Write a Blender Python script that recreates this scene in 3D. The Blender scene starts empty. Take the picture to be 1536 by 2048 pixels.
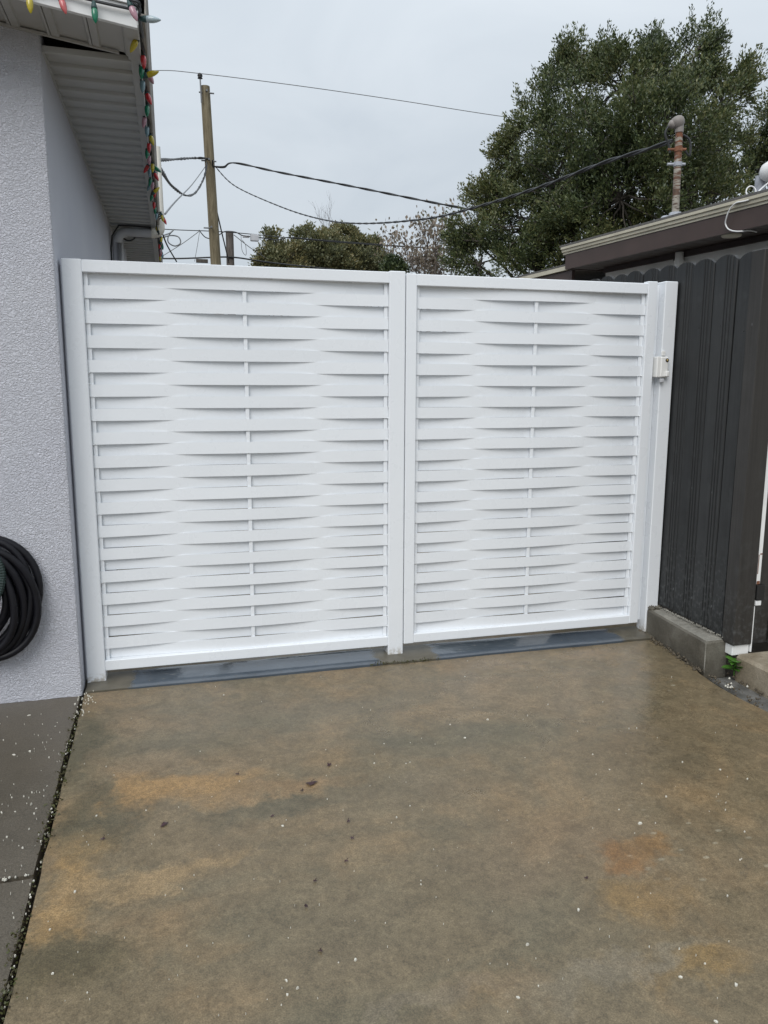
import bpy, math, random
from mathutils import Vector, Matrix, noise as mnoise
random.seed(7)
rnd = random.random
def U(a, b): return a + (b - a) * rnd()
scene = bpy.context.scene
COL = scene.collection
V = Vector

# ---------------------------------------------------------------- camera
CP = V((0.4484, -3.8639, 1.4657)); YAW, PITCH, ROLL, FPX = 0.2661, 0.1678, 0.0031, 1555.4
F_ = V((math.sin(YAW)*math.cos(PITCH), math.cos(YAW)*math.cos(PITCH), -math.sin(PITCH)))
R0 = V((math.cos(YAW), -math.sin(YAW), 0)); U0 = R0.cross(F_)
R_ = R0*math.cos(ROLL) + U0*math.sin(ROLL); U_ = -R0*math.sin(ROLL) + U0*math.cos(ROLL)
cam_d = bpy.data.cameras.new('camera'); cam = bpy.data.objects.new('camera', cam_d); COL.objects.link(cam)
cam_d.sensor_fit = 'VERTICAL'; cam_d.sensor_height = 24; cam_d.lens = 24*FPX/2048
cam_d.clip_start = 0.05; cam_d.clip_end = 2000
m = Matrix((R_, U_, -F_)).transposed().to_4x4(); m.translation = CP; cam.matrix_world = m
scene.camera = cam

# ---------------------------------------------------------------- world and sun (overcast)
SUN_EL, SUN_AZ = math.radians(44), math.radians(213)     # azimuth clockwise from +Y
w = bpy.data.worlds.new('World'); scene.world = w; w.use_nodes = True
nt = w.node_tree; nt.nodes.clear()
def wn(t, **k):
    n = nt.nodes.new(t)
    for a, b in k.items(): setattr(n, a, b)
    return n
out = wn('ShaderNodeOutputWorld'); bg = wn('ShaderNodeBackground'); bg.inputs[1].default_value = 0.1
sky = wn('ShaderNodeTexSky', sky_type='NISHITA', sun_disc=False, sun_elevation=SUN_EL, sun_rotation=SUN_AZ)
tc = wn('ShaderNodeTexCoord'); sep = wn('ShaderNodeSeparateXYZ'); nt.links.new(tc.outputs['Generated'], sep.inputs[0])
mp = wn('ShaderNodeMapping'); mp.inputs['Scale'].default_value = (1.6, 1.6, 4.0); nt.links.new(tc.outputs['Generated'], mp.inputs[0])
cn = wn('ShaderNodeTexNoise'); cn.inputs['Scale'].default_value = 1.7; cn.inputs['Detail'].default_value = 5; cn.inputs['Roughness'].default_value = .5
cn.inputs['Distortion'].default_value = .6
nt.links.new(mp.outputs[0], cn.inputs['Vector'])
cr = wn('ShaderNodeValToRGB'); e = cr.color_ramp.elements
e[0].position = .3; e[0].color = (.575, .635, .695, 1); e[1].position = .72; e[1].color = (.70, .755, .805, 1)
nt.links.new(cn.outputs[0], cr.inputs[0])
# overcast luminance rises gently from the horizon to the zenith
cie = wn('ShaderNodeMath', operation='MULTIPLY_ADD', use_clamp=False); cie.inputs[1].default_value = 6.8; cie.inputs[2].default_value = 6.9
mx0 = wn('ShaderNodeMath', operation='MAXIMUM'); mx0.inputs[1].default_value = 0.0
nt.links.new(sep.outputs['Z'], mx0.inputs[0]); nt.links.new(mx0.outputs[0], cie.inputs[0])
mul = wn('ShaderNodeVectorMath', operation='SCALE'); nt.links.new(cr.outputs[0], mul.inputs[0]); nt.links.new(cie.outputs[0], mul.inputs['Scale'])
mix = wn('ShaderNodeMix', data_type='RGBA'); mix.inputs[0].default_value = .93
nt.links.new(sky.outputs[0], mix.inputs[6]); nt.links.new(mul.outputs[0], mix.inputs[7])
nt.links.new(mix.outputs[2], bg.inputs[0]); nt.links.new(bg.outputs[0], out.inputs[0])
sl = bpy.data.lights.new('sun', 'SUN'); sl.energy = 1.5; sl.angle = math.radians(40); sl.color = (1, .97, .93)
so = bpy.data.objects.new('sun', sl); COL.objects.link(so)
sd = V((math.sin(SUN_AZ)*math.cos(SUN_EL), math.cos(SUN_AZ)*math.cos(SUN_EL), math.sin(SUN_EL)))
so.rotation_euler = sd.to_track_quat('Z', 'Y').to_euler(); so.location = (0, -5, 12)
vs = scene.view_settings; vs.view_transform = 'Standard'; vs.look = 'None'; vs.exposure = 0.28; vs.gamma = 1; vs.use_curve_mapping = False

# ---------------------------------------------------------------- pixel -> place
def ray(x, y): return F_ + R_*((x-768)/FPX) - U_*((y-1024)/FPX)
def atY(x, y, Y): d = ray(x, y); return CP + d*((Y-CP.y)/d.y)
def atX(x, y, X): d = ray(x, y); return CP + d*((X-CP.x)/d.x)
def atZ(x, y, Z): d = ray(x, y); return CP + d*((Z-CP.z)/d.z)
def atD(x, y, D): d = ray(x, y); return CP + d*(D/math.hypot(d.x, d.y))
def gnd(x, y):
    d = ray(x, y); n = V((0, -.03, 1)); return CP + d*(-n.dot(CP)/n.dot(d))
def gz(y): return .03*y if y < 0 else 0.0

# ---------------------------------------------------------------- builders
class MB:
    def __init__(s): s.v = []; s.f = []; s.sm = []
    def add(s, vs, fs, smooth=False):
        o = len(s.v); s.v += [tuple(p) for p in vs]
        for f in fs: s.f.append(tuple(i+o for i in f)); s.sm.append(smooth)
    def box(s, a, b, M=None, bev=0.0):
        x0, y0, z0 = a; x1, y1, z1 = b
        if bev <= 0:
            P = [(x0,y0,z0),(x1,y0,z0),(x1,y1,z0),(x0,y1,z0),(x0,y0,z1),(x1,y0,z1),(x1,y1,z1),(x0,y1,z1)]
            Q = [(0,3,2,1),(4,5,6,7),(0,1,5,4),(1,2,6,5),(2,3,7,6),(3,0,4,7)]
        else:
            P = []; idx = {}; c = bev
            for i, x in enumerate((x0, x1)):
                for j, y in enumerate((y0, y1)):
                    for k, z in enumerate((z0, z1)):
                        sx, sy, sz = (1-2*i)*c, (1-2*j)*c, (1-2*k)*c
                        idx[i,j,k] = len(P)
                        P += [(x, y+sy, z+sz), (x+sx, y, z+sz), (x+sx, y+sy, z)]
            Q = []
            for i in (0,1):
                q = [idx[i,0,0], idx[i,1,0], idx[i,1,1], idx[i,0,1]]; Q.append(tuple(q if i else q[::-1]))
                q = [idx[0,i,0]+1, idx[1,i,0]+1, idx[1,i,1]+1, idx[0,i,1]+1]; Q.append(tuple(q if not i else q[::-1]))
                q = [idx[0,0,i]+2, idx[1,0,i]+2, idx[1,1,i]+2, idx[0,1,i]+2]; Q.append(tuple(q if i else q[::-1]))
            for a1 in (0,1):
                for b1 in (0,1):
                    q = (idx[a1,b1,0], idx[a1,b1,1], idx[a1,b1,1]+1, idx[a1,b1,0]+1); Q.append(q)
                    q = (idx[a1,0,b1], idx[a1,1,b1], idx[a1,1,b1]+2, idx[a1,0,b1]+2); Q.append(q)
                    q = (idx[0,a1,b1]+1, idx[1,a1,b1]+1, idx[1,a1,b1]+2, idx[0,a1,b1]+2); Q.append(q)
            for k in idx.values(): Q.append((k, k+1, k+2))
            # outward orientation
            ctr = V(((x0+x1)/2, (y0+y1)/2, (z0+z1)/2)); Q2 = []
            for q in Q:
                p = [V(P[i]) for i in q]; n = (p[1]-p[0]).cross(p[2]-p[0])
                fc = sum(p, V())/len(p)
                Q2.append(q if n.dot(fc-ctr) > 0 else q[::-1])
            Q = Q2
        if M is not None: P = [M @ V(p) for p in P]
        s.add(P, Q)
    def tube(s, pts, r, n=8, caps=True, smooth=True):
        pts = [V(p) for p in pts]; m = len(pts)
        rs = r if isinstance(r, (list, tuple)) else [r]*m
        P = []; up = None
        for i in range(m):
            t = (pts[min(i+1, m-1)] - pts[max(i-1, 0)])
            if t.length < 1e-9: t = V((0, 0, 1))
            t.normalize()
            if up is None: up = V((0, 0, 1)) if abs(t.z) < .9 else V((1, 0, 0))
            a = t.cross(up)
            if a.length < 1e-6: a = t.cross(V((.3, 1, .2)))
            a.normalize(); b = t.cross(a).normalized(); up = -b if False else a.cross(t)
            for k in range(n):
                an = 2*math.pi*k/n; P.append(pts[i] + a*(rs[i]*math.cos(an)) + b*(rs[i]*math.sin(an)))
        Q = []
        for i in range(m-1):
            for k in range(n):
                k2 = (k+1) % n; Q.append((i*n+k, i*n+k2, (i+1)*n+k2, (i+1)*n+k))
        s.add(P, Q, smooth)
        if caps:
            s.add([P[k] for k in range(n)], [tuple(range(n-1, -1, -1))]); s.add([P[(m-1)*n+k] for k in range(n)], [tuple(range(n))])
    def lathe(s, prof, M, n=12, smooth=True):
        P = []
        for r, z in prof:
            for k in range(n):
                an = 2*math.pi*k/n; P.append(M @ V((r*math.cos(an), r*math.sin(an), z)))
        Q = []
        for i in range(len(prof)-1):
            for k in range(n):
                k2 = (k+1) % n; Q.append((i*n+k, i*n+k2, (i+1)*n+k2, (i+1)*n+k))
        s.add(P, Q, smooth)
    def extrude(s, poly, a, b, M=None):   # closed polygon (list of 2-tuples in u,w) swept along axis, fn(u,w,t)
        pass
    def mesh(s, name):
        me = bpy.data.meshes.new(name); me.from_pydata(s.v, [], s.f)
        me.polygons.foreach_set('use_smooth', s.sm); me.update(); return me
    def build(s, name, mat, parent=None):
        me = s.mesh(name); me.materials.append(mat)
        return put(name, me, parent)
def put(name, me, parent=None, loc=None):
    o = bpy.data.objects.new(name, me); COL.objects.link(o)
    if loc is not None: o.location = loc
    if parent is not None:
        o.parent = parent
        if parent.type == 'EMPTY' and loc is None: o.matrix_parent_inverse = parent.matrix_basis.inverted()
        elif loc is None: o.matrix_parent_inverse = parent.matrix_basis.inverted()
    return o
def tag(o, label, cat, group=None):
    o['label'] = label; o['category'] = cat
    if group: o['group'] = group
    return o
def thing(name, loc, label, cat, group=None):
    o = bpy.data.objects.new(name, None); COL.objects.link(o); o.location = loc; o.empty_display_size = .1
    return tag(o, label, cat, group)
def stuff(o): o['kind'] = 'stuff'; return o
def struct(o): o['kind'] = 'structure'; return o

# ---------------------------------------------------------------- materials
class NT:
    def __init__(s, name):
        s.m = bpy.data.materials.new(name); s.m.use_nodes = True; s.t = s.m.node_tree; s.t.nodes.clear()
        s.o = s.n('ShaderNodeOutputMaterial'); s.b = s.n('ShaderNodeBsdfPrincipled'); s.l(s.b.outputs[0], s.o.inputs[0])
        s.tc = s.n('ShaderNodeTexCoord')
    def n(s, t, **k):
        x = s.t.nodes.new(t)
        for a, b in k.items(): setattr(x, a, b)
        return x
    def l(s, a, b): s.t.links.new(a, b)
    def setv(s, i, v):
        if isinstance(v, (int, float)): i.default_value = v
        elif isinstance(v, tuple): i.default_value = v if len(v) == len(i.default_value) else (*v, 1)
        else: s.l(v, i)
    def mapping(s, sc=(1,1,1), loc=(0,0,0), rot=(0,0,0), src=None):
        m = s.n('ShaderNodeMapping'); m.inputs['Scale'].default_value = sc; m.inputs['Location'].default_value = loc; m.inputs['Rotation'].default_value = rot
        s.l(src or s.tc.outputs['Object'], m.inputs[0]); return m.outputs[0]
    def noise(s, scale, detail=4, rough=.55, dist=0, vec=None, col=False):
        x = s.n('ShaderNodeTexNoise'); x.inputs['Scale'].default_value = scale; x.inputs['Detail'].default_value = detail
        x.inputs['Roughness'].default_value = rough; x.inputs['Distortion'].default_value = dist
        s.l(vec or s.tc.outputs['Object'], x.inputs['Vector']); return x.outputs[1 if col else 0]
    def voro(s, scale, vec=None, feature='F1', outp=0, rnd=1.0):
        x = s.n('ShaderNodeTexVoronoi', feature=feature); x.inputs['Scale'].default_value = scale; x.inputs['Randomness'].default_value = rnd
        s.l(vec or s.tc.outputs['Object'], x.inputs['Vector']); return x.outputs[outp]
    def ramp(s, fac, stops, interp='LINEAR'):
        x = s.n('ShaderNodeValToRGB'); x.color_ramp.interpolation = interp
        el = x.color_ramp.elements
        while len(el) < len(stops): el.new(.5)
        for q, (p, c) in zip(el, stops):
            q.position = p; q.color = (*c, 1) if isinstance(c, tuple) else (c, c, c, 1)
        s.l(fac, x.inputs[0]); return x.outputs[0]
    def math(s, op, a, b=0.0, c=None, clamp=False):
        x = s.n('ShaderNodeMath', operation=op, use_clamp=clamp); s.setv(x.inputs[0], a); s.setv(x.inputs[1], b)
        if c is not None: s.setv(x.inputs[2], c)
        return x.outputs[0]
    def mix(s, f, a, b, mode='MIX'):
        x = s.n('ShaderNodeMix', data_type='RGBA', blend_type=mode); s.setv(x.inputs[0], f); s.setv(x.inputs[6], a); s.setv(x.inputs[7], b); return x.outputs[2]
    def bump(s, h, strength=.3, dist=.01, nrm=None):
        x = s.n('ShaderNodeBump'); x.inputs['Strength'].default_value = strength; x.inputs['Distance'].default_value = dist
        s.l(h, x.inputs['Height'])
        if nrm: s.l(nrm, x.inputs['Normal'])
        s.l(x.outputs[0], s.b.inputs['Normal']); return x.outputs[0]
    def base(s, c): s.setv(s.b.inputs['Base Color'], c); return s
    def rough(s, v): s.setv(s.b.inputs['Roughness'], v); return s
    def inp(s, k, v): s.setv(s.b.inputs[k], v); return s

def simple(name, col, rough=.5, var=.12, scale=6, bump=0, bscale=60, metallic=0, spec=.5):
    t = NT(name); n = t.noise(scale, 5)
    a = tuple(c*(1-var) for c in col); b = tuple(min(1, c*(1+var)) for c in col)
    t.base(t.ramp(n, [(.3, a), (.7, b)])).rough(rough).inp('Metallic', metallic).inp('Specular IOR Level', spec)
    if bump: t.bump(t.noise(bscale, 4), bump, .004)
    return t.m

def m_gate():
    t = NT('white_gloss_paint')
    geo = t.n('ShaderNodeNewGeometry'); W = geo.outputs['Position']
    n = t.noise(3.0, 5, vec=W); n2 = t.noise(40, 3, vec=W)
    c = t.ramp(n, [(.3, (.80, .83, .865)), (.7, (.82, .848, .88))])
    # faint grime at the feet of the posts
    sx = t.n('ShaderNodeSeparateXYZ'); t.l(W, sx.inputs[0])
    g = t.math('MULTIPLY', t.math('SUBTRACT', .05, sx.outputs[2], clamp=True), 22, clamp=True)
    g = t.math('MULTIPLY', g, t.ramp(t.noise(45, 4, vec=W), [(.42, 0.0), (.58, 1.0)]))
    t.base(t.mix(t.math('MULTIPLY', g, .75), c, (.30, .25, .17)))
    t.rough(t.ramp(t.noise(9, 4, vec=W), [(.3, .22), (.7, .4)]))
    drop = t.ramp(t.voro(150, W), [(.0, 1.0), (.18, 0.0)])
    h = t.math('ADD', t.math('MULTIPLY', n2, .5), t.math('MULTIPLY', drop, .7))
    t.bump(h, .10, .0012); return t.m
def m_stucco(smooth=False):
    t = NT('shaded_smooth_stucco' if smooth else 'rough_stucco')
    n = t.noise(1.3, 5)
    c = t.ramp(n, [(.3, (.635, .645, .715)), (.7, (.695, .705, .76))])
    sx = t.n('ShaderNodeSeparateXYZ'); t.l(t.tc.outputs['Object'], sx.inputs[0])
    if not smooth:
        # brown scuffs low on the wall
        spot = t.ramp(t.noise(9, 4), [(.69, 0.0), (.75, 1.0)])
        low = t.math('MULTIPLY', t.math('SUBTRACT', .45, sx.outputs[2], clamp=True), 4, clamp=True)
        c = t.mix(t.math('MULTIPLY', t.math('MULTIPLY', spot, low), .6), c, (.22, .18, .14))
    if smooth: c = t.mix(1.0, c, (.76, .77, .78), 'MULTIPLY')  # side wall's shade under the eave, put into an evenly darker colour
    t.base(c).rough(.75).inp('Specular IOR Level', .3)
    if smooth:
        t.bump(t.noise(55, 4), .25, .006)
    else:
        v = t.mapping((1, 1, 1.35))
        a = t.noise(120, 3, .5, .7, v); b = t.noise(250, 3, .5, .3, v)
        h = t.math('ADD', t.ramp(a, [(.36, 0.0), (.62, 1.0)]), t.math('MULTIPLY', b, .5))
        t.bump(h, .85, .007)
    return t.m
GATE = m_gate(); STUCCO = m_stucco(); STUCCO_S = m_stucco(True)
WELD = simple('weld_bead_paint', (.84, .85, .86), .3)
SOFFIT = simple('grey_vinyl_soffit', (.46, .47, .47), .45, .08, 3)
RAKESOF = simple('painted_rake_soffit', (.42, .415, .40), .5, .07, 3)
TRIMW = simple('white_trim', (.78, .79, .79), .4, .06, 5)
def m_gutter():
    t = NT('weathered_gutter'); v = t.mapping((40, 1.5, 40))
    t.base(t.ramp(t.noise(2.0, 6, .65, .4, v), [(.3, (.15, .135, .115)), (.55, (.29, .27, .24)), (.75, (.42, .40, .37))])).rough(.6)
    t.bump(t.noise(3, 5, .6, 0, v), .2, .003); return t.m
GUTTER = m_gutter()
ROOFM = simple('asphalt_shingle', (.12, .115, .11), .9, .3, 30, .4, 120)
DARKVOID = simple('attic_timber', (.05, .04, .03), .9, .3)
PIPE = simple('painted_conduit', (.50, .51, .53), .45, .08)
PIPEW = simple('cream_pipe', (.72, .69, .62), .5, .06)
BLACKCABLE = simple('black_cable', (.022, .023, .025), .5, .2)
GREYWIRE = simple('aluminium_wire', (.17, .175, .18), .5, .2)
HOSE = simple('black_rubber', (.007, .007, .010), .45, .3, 12, spec=.3)
HOSEG = simple('ribbed_green_rubber', (.018, .035, .032), .55, .3, 60)
def m_picket(name, c0, c1):
    t = NT(name); v = t.mapping((60, 60, 1.6))
    oi = t.n('ShaderNodeObjectInfo')
    n = t.math('ADD', t.noise(1.5, 6, .6, .3, v), t.math('MULTIPLY', t.math('SUBTRACT', oi.outputs['Random'], .5), .25))
    c = t.ramp(n, [(.25, c0), (.75, c1)])
    sp = t.ramp(t.voro(16, t.mapping((1, 1, .45)), 'F1'), [(.035, 1.0), (.06, 0.0)])
    wear = t.ramp(t.noise(7, 5), [(.6, 0.0), (.85, 1.0)])
    c = t.mix(t.math('MULTIPLY', sp, .35), c, (.22, .24, .25)); c = t.mix(t.math('MULTIPLY', wear, .35), c, (.085, .092, .095))
    sx = t.n('ShaderNodeSeparateXYZ'); t.l(t.tc.outputs['Object'], sx.inputs[0])
    low = t.math('MULTIPLY', t.math('SUBTRACT', .5, sx.outputs[2], clamp=True), 3, clamp=True)
    c = t.mix(t.math('MULTIPLY', t.math('MULTIPLY', low, t.ramp(t.noise(38, 5), [(.5, 0.0), (.7, 1.0)])), .45), c, (.13, .14, .14))
    t.base(c).rough(t.ramp(t.noise(6, 4), [(.3, .42), (.7, .62)])); t.bump(n, .18, .003); return t.m
PICKET = m_picket('charcoal_picket_paint', (.010, .0110, .0115), (.023, .0245, .0255))
ENDPOST = m_picket('dark_brown_post_paint', (.017, .0155, .014), (.034, .031, .028))
def m_concrete(name, ca, cb, cc, scale=3, bmp=.35, rough=(.45, .75)):
    t = NT(name); n = t.noise(scale, 7, .6, .5); f = t.noise(140, 3)
    c = t.ramp(n, [(.28, ca), (.5, cb), (.75, cc)])
    c = t.mix(.35, c, t.ramp(f, [(.3, .25), (.7, .75)]), 'OVERLAY')
    t.base(c).rough(t.ramp(t.noise(4, 5), [(.3, rough[0]), (.7, rough[1])]))
    t.bump(t.math('ADD', t.noise(90, 5), t.math('MULTIPLY', t.noise(14, 4), 2)), bmp, .004); return t.m
KERB = m_concrete('wet_kerb_concrete', (.060, .054, .041), (.110, .100, .080), (.20, .19, .16), 5, .5)
KERBTOP = m_concrete('pale_kerb_top', (.16, .15, .125), (.26, .25, .22), (.40, .38, .33), 14, .6)
STEP = m_concrete('stained_step', (.16, .125, .08), (.26, .22, .16), (.42, .37, .29), 5)
RUBBLE = m_concrete('broken_drain_concrete', (.045, .043, .037), (.11, .108, .10), (.23, .225, .215), 7, .8)
BROWN = simple('brown_fascia', (.062, .040, .034), .5, .15, 4)
BROWNSOF = simple('brown_soffit', (.050, .034, .029), .55, .15, 6)
CREAM = simple('cream_drip_edge', (.56, .52, .41), .4, .14, 5)
NWALL = simple('neighbour_stucco', (.80, .785, .75), .8, .1, 3, .35, 70)
GREYPVC = simple('grey_vent', (.36, .38, .42), .5, .25, 30)
WHITEP = simple('white_plastic', (.80, .80, .80), .3, .04)
LOCKM = simple('lock_enamel', (.80, .80, .78), .35, .05)
BLACK = simple('black_metal', (.012, .012, .012), .5, .2)
BRASS = simple('brass', (.5, .36, .14), .35, .2, metallic=.9)
def m_mast():
    t = NT('rusty_galvanised_mast'); sx = t.n('ShaderNodeSeparateXYZ'); t.l(t.tc.outputs['Object'], sx.inputs[0])
    hgt = t.math('MULTIPLY_ADD', sx.outputs[2], 1.43, -3.72, clamp=True)      # rust is heavier towards the top
    v = t.mapping((9, 9, 46)); n = t.noise(1.0, 4, .6, .5, v)
    r = t.math('MULTIPLY', t.ramp(t.math('ADD', n, t.math('MULTIPLY', hgt, .10)), [(.50, 0.0), (.58, 1.0)]), 1.0)
    rc = t.ramp(t.noise(30, 4), [(.3, (.10, .035, .014)), (.7, (.26, .085, .03))])
    grey = t.ramp(t.noise(14, 5), [(.3, (.24, .215, .18)), (.7, (.45, .42, .36))])
    rc = t.mix(hgt, (.07, .06, .05), rc)
    t.base(t.mix(r, grey, rc)).rough(.7); return t.m
MAST = m_mast(); MASTHEAD = simple('mast_head', (.24, .215, .20), .55, .1)
RUST = simple('rusty_iron', (.20, .085, .045), .8, .4, 40)
def m_wood(name, a, b, c):
    t = NT(name); v = t.mapping((7, 7, .5)); n = t.noise(3, 7, .65, .8, v)
    t.base(t.ramp(n, [(.3, a), (.5, b), (.72, c)])).rough(.85); t.bump(n, .4, .02); return t.m
POLE1 = m_wood('treated_pole', (.085, .068, .038), (.17, .14, .085), (.28, .24, .16))
POLE2 = m_wood('old_grey_pole', (.045, .038, .033), (.10, .085, .075), (.19, .165, .15))
BARK = m_wood('bark', (.035, .03, .024), (.07, .06, .05), (.12, .105, .09))
TWIG = simple('pale_twig', (.13, .11, .10), .9, .3)
def m_leaf(name, cols, trans=.25):
    t = NT(name); g = t.n('ShaderNodeNewGeometry')
    big = t.noise(.55, 3)
    f = t.math('ADD', t.math('MULTIPLY', g.outputs['Random Per Island'], .65), t.math('MULTIPLY', t.math('SUBTRACT', big, .5), 1.4))
    c = t.ramp(t.math('ADD', f, .18), [(i/(len(cols)-1)*.9+.05, k) for i, k in enumerate(cols)])
    t.base(c).rough(.45)
    tr = t.n('ShaderNodeBsdfTranslucent'); t.l(c, tr.inputs[0]); mx = t.n('ShaderNodeMixShader'); mx.inputs[0].default_value = trans
    t.l(t.b.outputs[0], mx.inputs[1]); t.l(tr.outputs[0], mx.inputs[2]); t.l(mx.outputs[0], t.o.inputs[0]); return t.m
LEAF_OAK = m_leaf('oak_leaf', [(.030, .046, .022), (.066, .093, .036), (.118, .140, .052), (.19, .188, .075)])
LEAF_OLIVE = m_leaf('olive_leaf', [(.09, .105, .058), (.145, .155, .078), (.20, .195, .092), (.27, .225, .10)])
LEAF_DRY = m_leaf('dry_leaf', [(.14, .12, .09), (.21, .175, .13), (.28, .225, .18), (.18, .18, .10)])
LEAF_WEED = m_leaf('weed_leaf', [(.04, .12, .015), (.07, .19, .025), (.10, .25, .035)], .2)
MOSS = m_leaf('moss', [(.045, .05, .015), (.07, .08, .02), (.06, .045, .025), (.09, .10, .03)], .1)
CHIP = simple('white_paint_chip', (.60, .58, .51), .6, .15, 40)
LEAFDARK = simple('dark_dead_leaf', (.045, .018, .022), .5, .4, 30)

# ground materials ------------------------------------------------------------
def m_driveway():
    t = NT('wet_stained_driveway')
    P = t.tc.outputs['Object']
    warp = t.n('ShaderNodeVectorMath', operation='MULTIPLY_ADD'); t.l(t.noise(2.6, 6, .62, 0, None, True), warp.inputs[0])
    warp.inputs[1].default_value = (.55, .55, 0); 
    off = t.n('ShaderNodeVectorMath', operation='ADD'); off.inputs[1].default_value = (-.275, -.275, 0); t.l(P, off.inputs[0]); t.l(off.outputs[0], warp.inputs[2])
    w2 = t.n('ShaderNodeVectorMath', operation='MULTIPLY_ADD'); t.l(t.noise(15, 6, .68, .3, None, True), w2.inputs[0]); w2.inputs[1].default_value = (.17, .17, 0)
    o2 = t.n('ShaderNodeVectorMath', operation='ADD'); o2.inputs[1].default_value = (-.085, -.085, 0); t.l(warp.outputs[0], o2.inputs[0]); t.l(o2.outputs[0], w2.inputs[2])
    W = w2.outputs[0]
    big = t.noise(.75, 6, .6, .6); mid = t.noise(2.4, 7, .62, .5); str_ = t.noise(1.6, 7, .6, .4, t.mapping((.55, 1.5, 1), (3, 1, 0)))
    c = t.ramp(big, [(.30, (0.151, 0.134, 0.102)), (.5, (0.192, 0.159, 0.116)), (.70, (0.220, 0.173, 0.125))])
    c = t.mix(t.ramp(mid, [(.50, 0.0), (.66, .5)]), c, (0.288, 0.205, 0.128))
    c = t.mix(t.ramp(str_, [(.52, 0.0), (.68, .6)]), c, (0.125, 0.122, 0.097))
    def ell(px, py, rx, ry, soft=.5):
        q = gnd(px, py)
        s_ = t.n('ShaderNodeVectorMath', operation='SUBTRACT'); t.l(W, s_.inputs[0]); s_.inputs[1].default_value = (q.x, q.y, 0)
        d_ = t.n('ShaderNodeVectorMath', operation='MULTIPLY'); t.l(s_.outputs[0], d_.inputs[0]); d_.inputs[1].default_value = (1/rx, 1/ry, 0)
        l_ = t.n('ShaderNodeVectorMath', operation='LENGTH'); t.l(d_.outputs[0], l_.inputs[0])
        return t.ramp(l_.outputs['Value'], [(.25, 1.0), (.25+soft, 0.0)])
    stains = [  # px, py, rx, ry, colour, amount : rust, algae, bleached patches
        (1235, 1715, .16, .13, (0.269, 0.134, 0.045), .75), (1300, 1690, .16, .13, (0.256, 0.141, 0.051), .7), (1275, 1800, .22, .16, (0.243, 0.160, 0.070), .55),
        (1390, 1960, .26, .12, (0.256, 0.173, 0.077), .6), (960, 1990, .22, .10, (0.256, 0.160, 0.077), .35),
        (300, 1590, .55, .22, (0.346, 0.224, 0.109), .75), (430, 1560, .4, .13, (0.358, 0.237, 0.122), .6), (170, 1720, .18, .30, (0.346, 0.237, 0.122), .75), (350, 1740, .45, .14, (0.346, 0.256, 0.160), .65),
        (120, 1830, .16, .14, (0.333, 0.230, 0.122), .7), (560, 1580, .45, .12, (0.307, 0.205, 0.122), .5),
        (130, 1930, .30, .22, (0.122, 0.105, 0.070), .75), (190, 1610, .10, .5, (0.122, 0.115, 0.087), .75), (330, 1490, .5, .2, (0.125, 0.118, 0.090), .65),
        (560, 1625, .5, .07, (0.118, 0.113, 0.092), .6), (140, 1500, .12, .6, (0.134, 0.128, 0.096), .7), (700, 1400, 1.3, .18, (0.151, 0.134, 0.106), .5),
        (1100, 1700, .7, .3, (0.202, 0.156, 0.118), .45), (1300, 1500, .5, .4, (0.143, 0.119, 0.087), .55), (900, 1560, .6, .2, (0.164, 0.143, 0.113), .5),
        (170, 1480, .16, .55, (.100, .095, .070), .8), (150, 1620, .12, .4, (.096, .090, .066), .75), (215, 1660, .16, .3, (.098, .092, .070), .6), (100, 1900, .2, .18, (.095, .085, .058), .65), (520, 1615, .45, .06, (.098, .094, .076), .6),
        (1250, 1950, .5, .08, (0.230, 0.211, 0.186), .55), (800, 2020, .6, .07, (0.218, 0.192, 0.164), .5)]
    for px, py, rx, ry, col, a in stains:
        c = t.mix(t.math('MULTIPLY', ell(px, py, rx, ry), a), c, col)
    # pale scuffs on the right and dried splashes near the gate
    sc = t.ramp(t.noise(9, 6, .65, .8, t.mapping((.6, 1.6, 1))), [(.63, 0.0), (.72, 1.0)])
    sc = t.math('MULTIPLY', sc, t.math('MAXIMUM', ell(1400, 1720, .9, .8, .7), ell(1160, 1322, .8, .25, .7)))
    c = t.mix(t.math('MULTIPLY', sc, .5), c, (.33, .30, .25))
    spots = t.math('MULTIPLY', t.ramp(t.voro(11, t.mapping((1, 1.8, 1))), [(.10, 1.0), (.17, 0.0)]), t.math('MAXIMUM', t.math('MAXIMUM', ell(1150, 1322, .7, .12, .5), ell(1330, 1375, .35, .12, .5)), ell(1430, 1690, .5, .5, .6)))
    c = t.mix(t.math('MULTIPLY', spots, .55), c, (.42, .41, .37))
    f1 = t.noise(230, 3, .6); f2 = t.noise(60, 5, .65)
    c = t.mix(.55, c, t.ramp(f1, [(.33, .22), (.66, .78)]), 'OVERLAY'); c = t.mix(.35, c, t.ramp(f2, [(.33, .25), (.66, .75)]), 'OVERLAY')
    sp = t.math('MULTIPLY', t.ramp(t.voro(170), [(.08, 1.0), (.15, 0.0)]), t.ramp(t.noise(14, 3), [(.45, 0.0), (.6, 1.0)]))
    c = t.mix(t.math('MULTIPLY', sp, .55), c, (.44, .40, .32))
    c = t.mix(.4, c, t.ramp(t.noise(13, 6, .68, .6), [(.33, .24), (.66, .76)]), 'OVERLAY')
    c = t.mix(1.0, c, (.86, .805, .655), 'MULTIPLY')
    # hairline cracks
    cr_ = t.ramp(t.voro(1.1, W, 'DISTANCE_TO_EDGE'), [(.0, 1.0), (.004, 0.0)])
    cr_ = t.math('MULTIPLY', cr_, t.ramp(t.noise(1.7, 3), [(.54, 0.0), (.62, 1.0)]))
    c = t.mix(t.math('MULTIPLY', cr_, .55), c, (0.064, 0.058, 0.051))
    t.base(c)
    wet = t.math('MULTIPLY', ell(1230, 1400, 1.3, .9, .75), 1.0)
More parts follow.
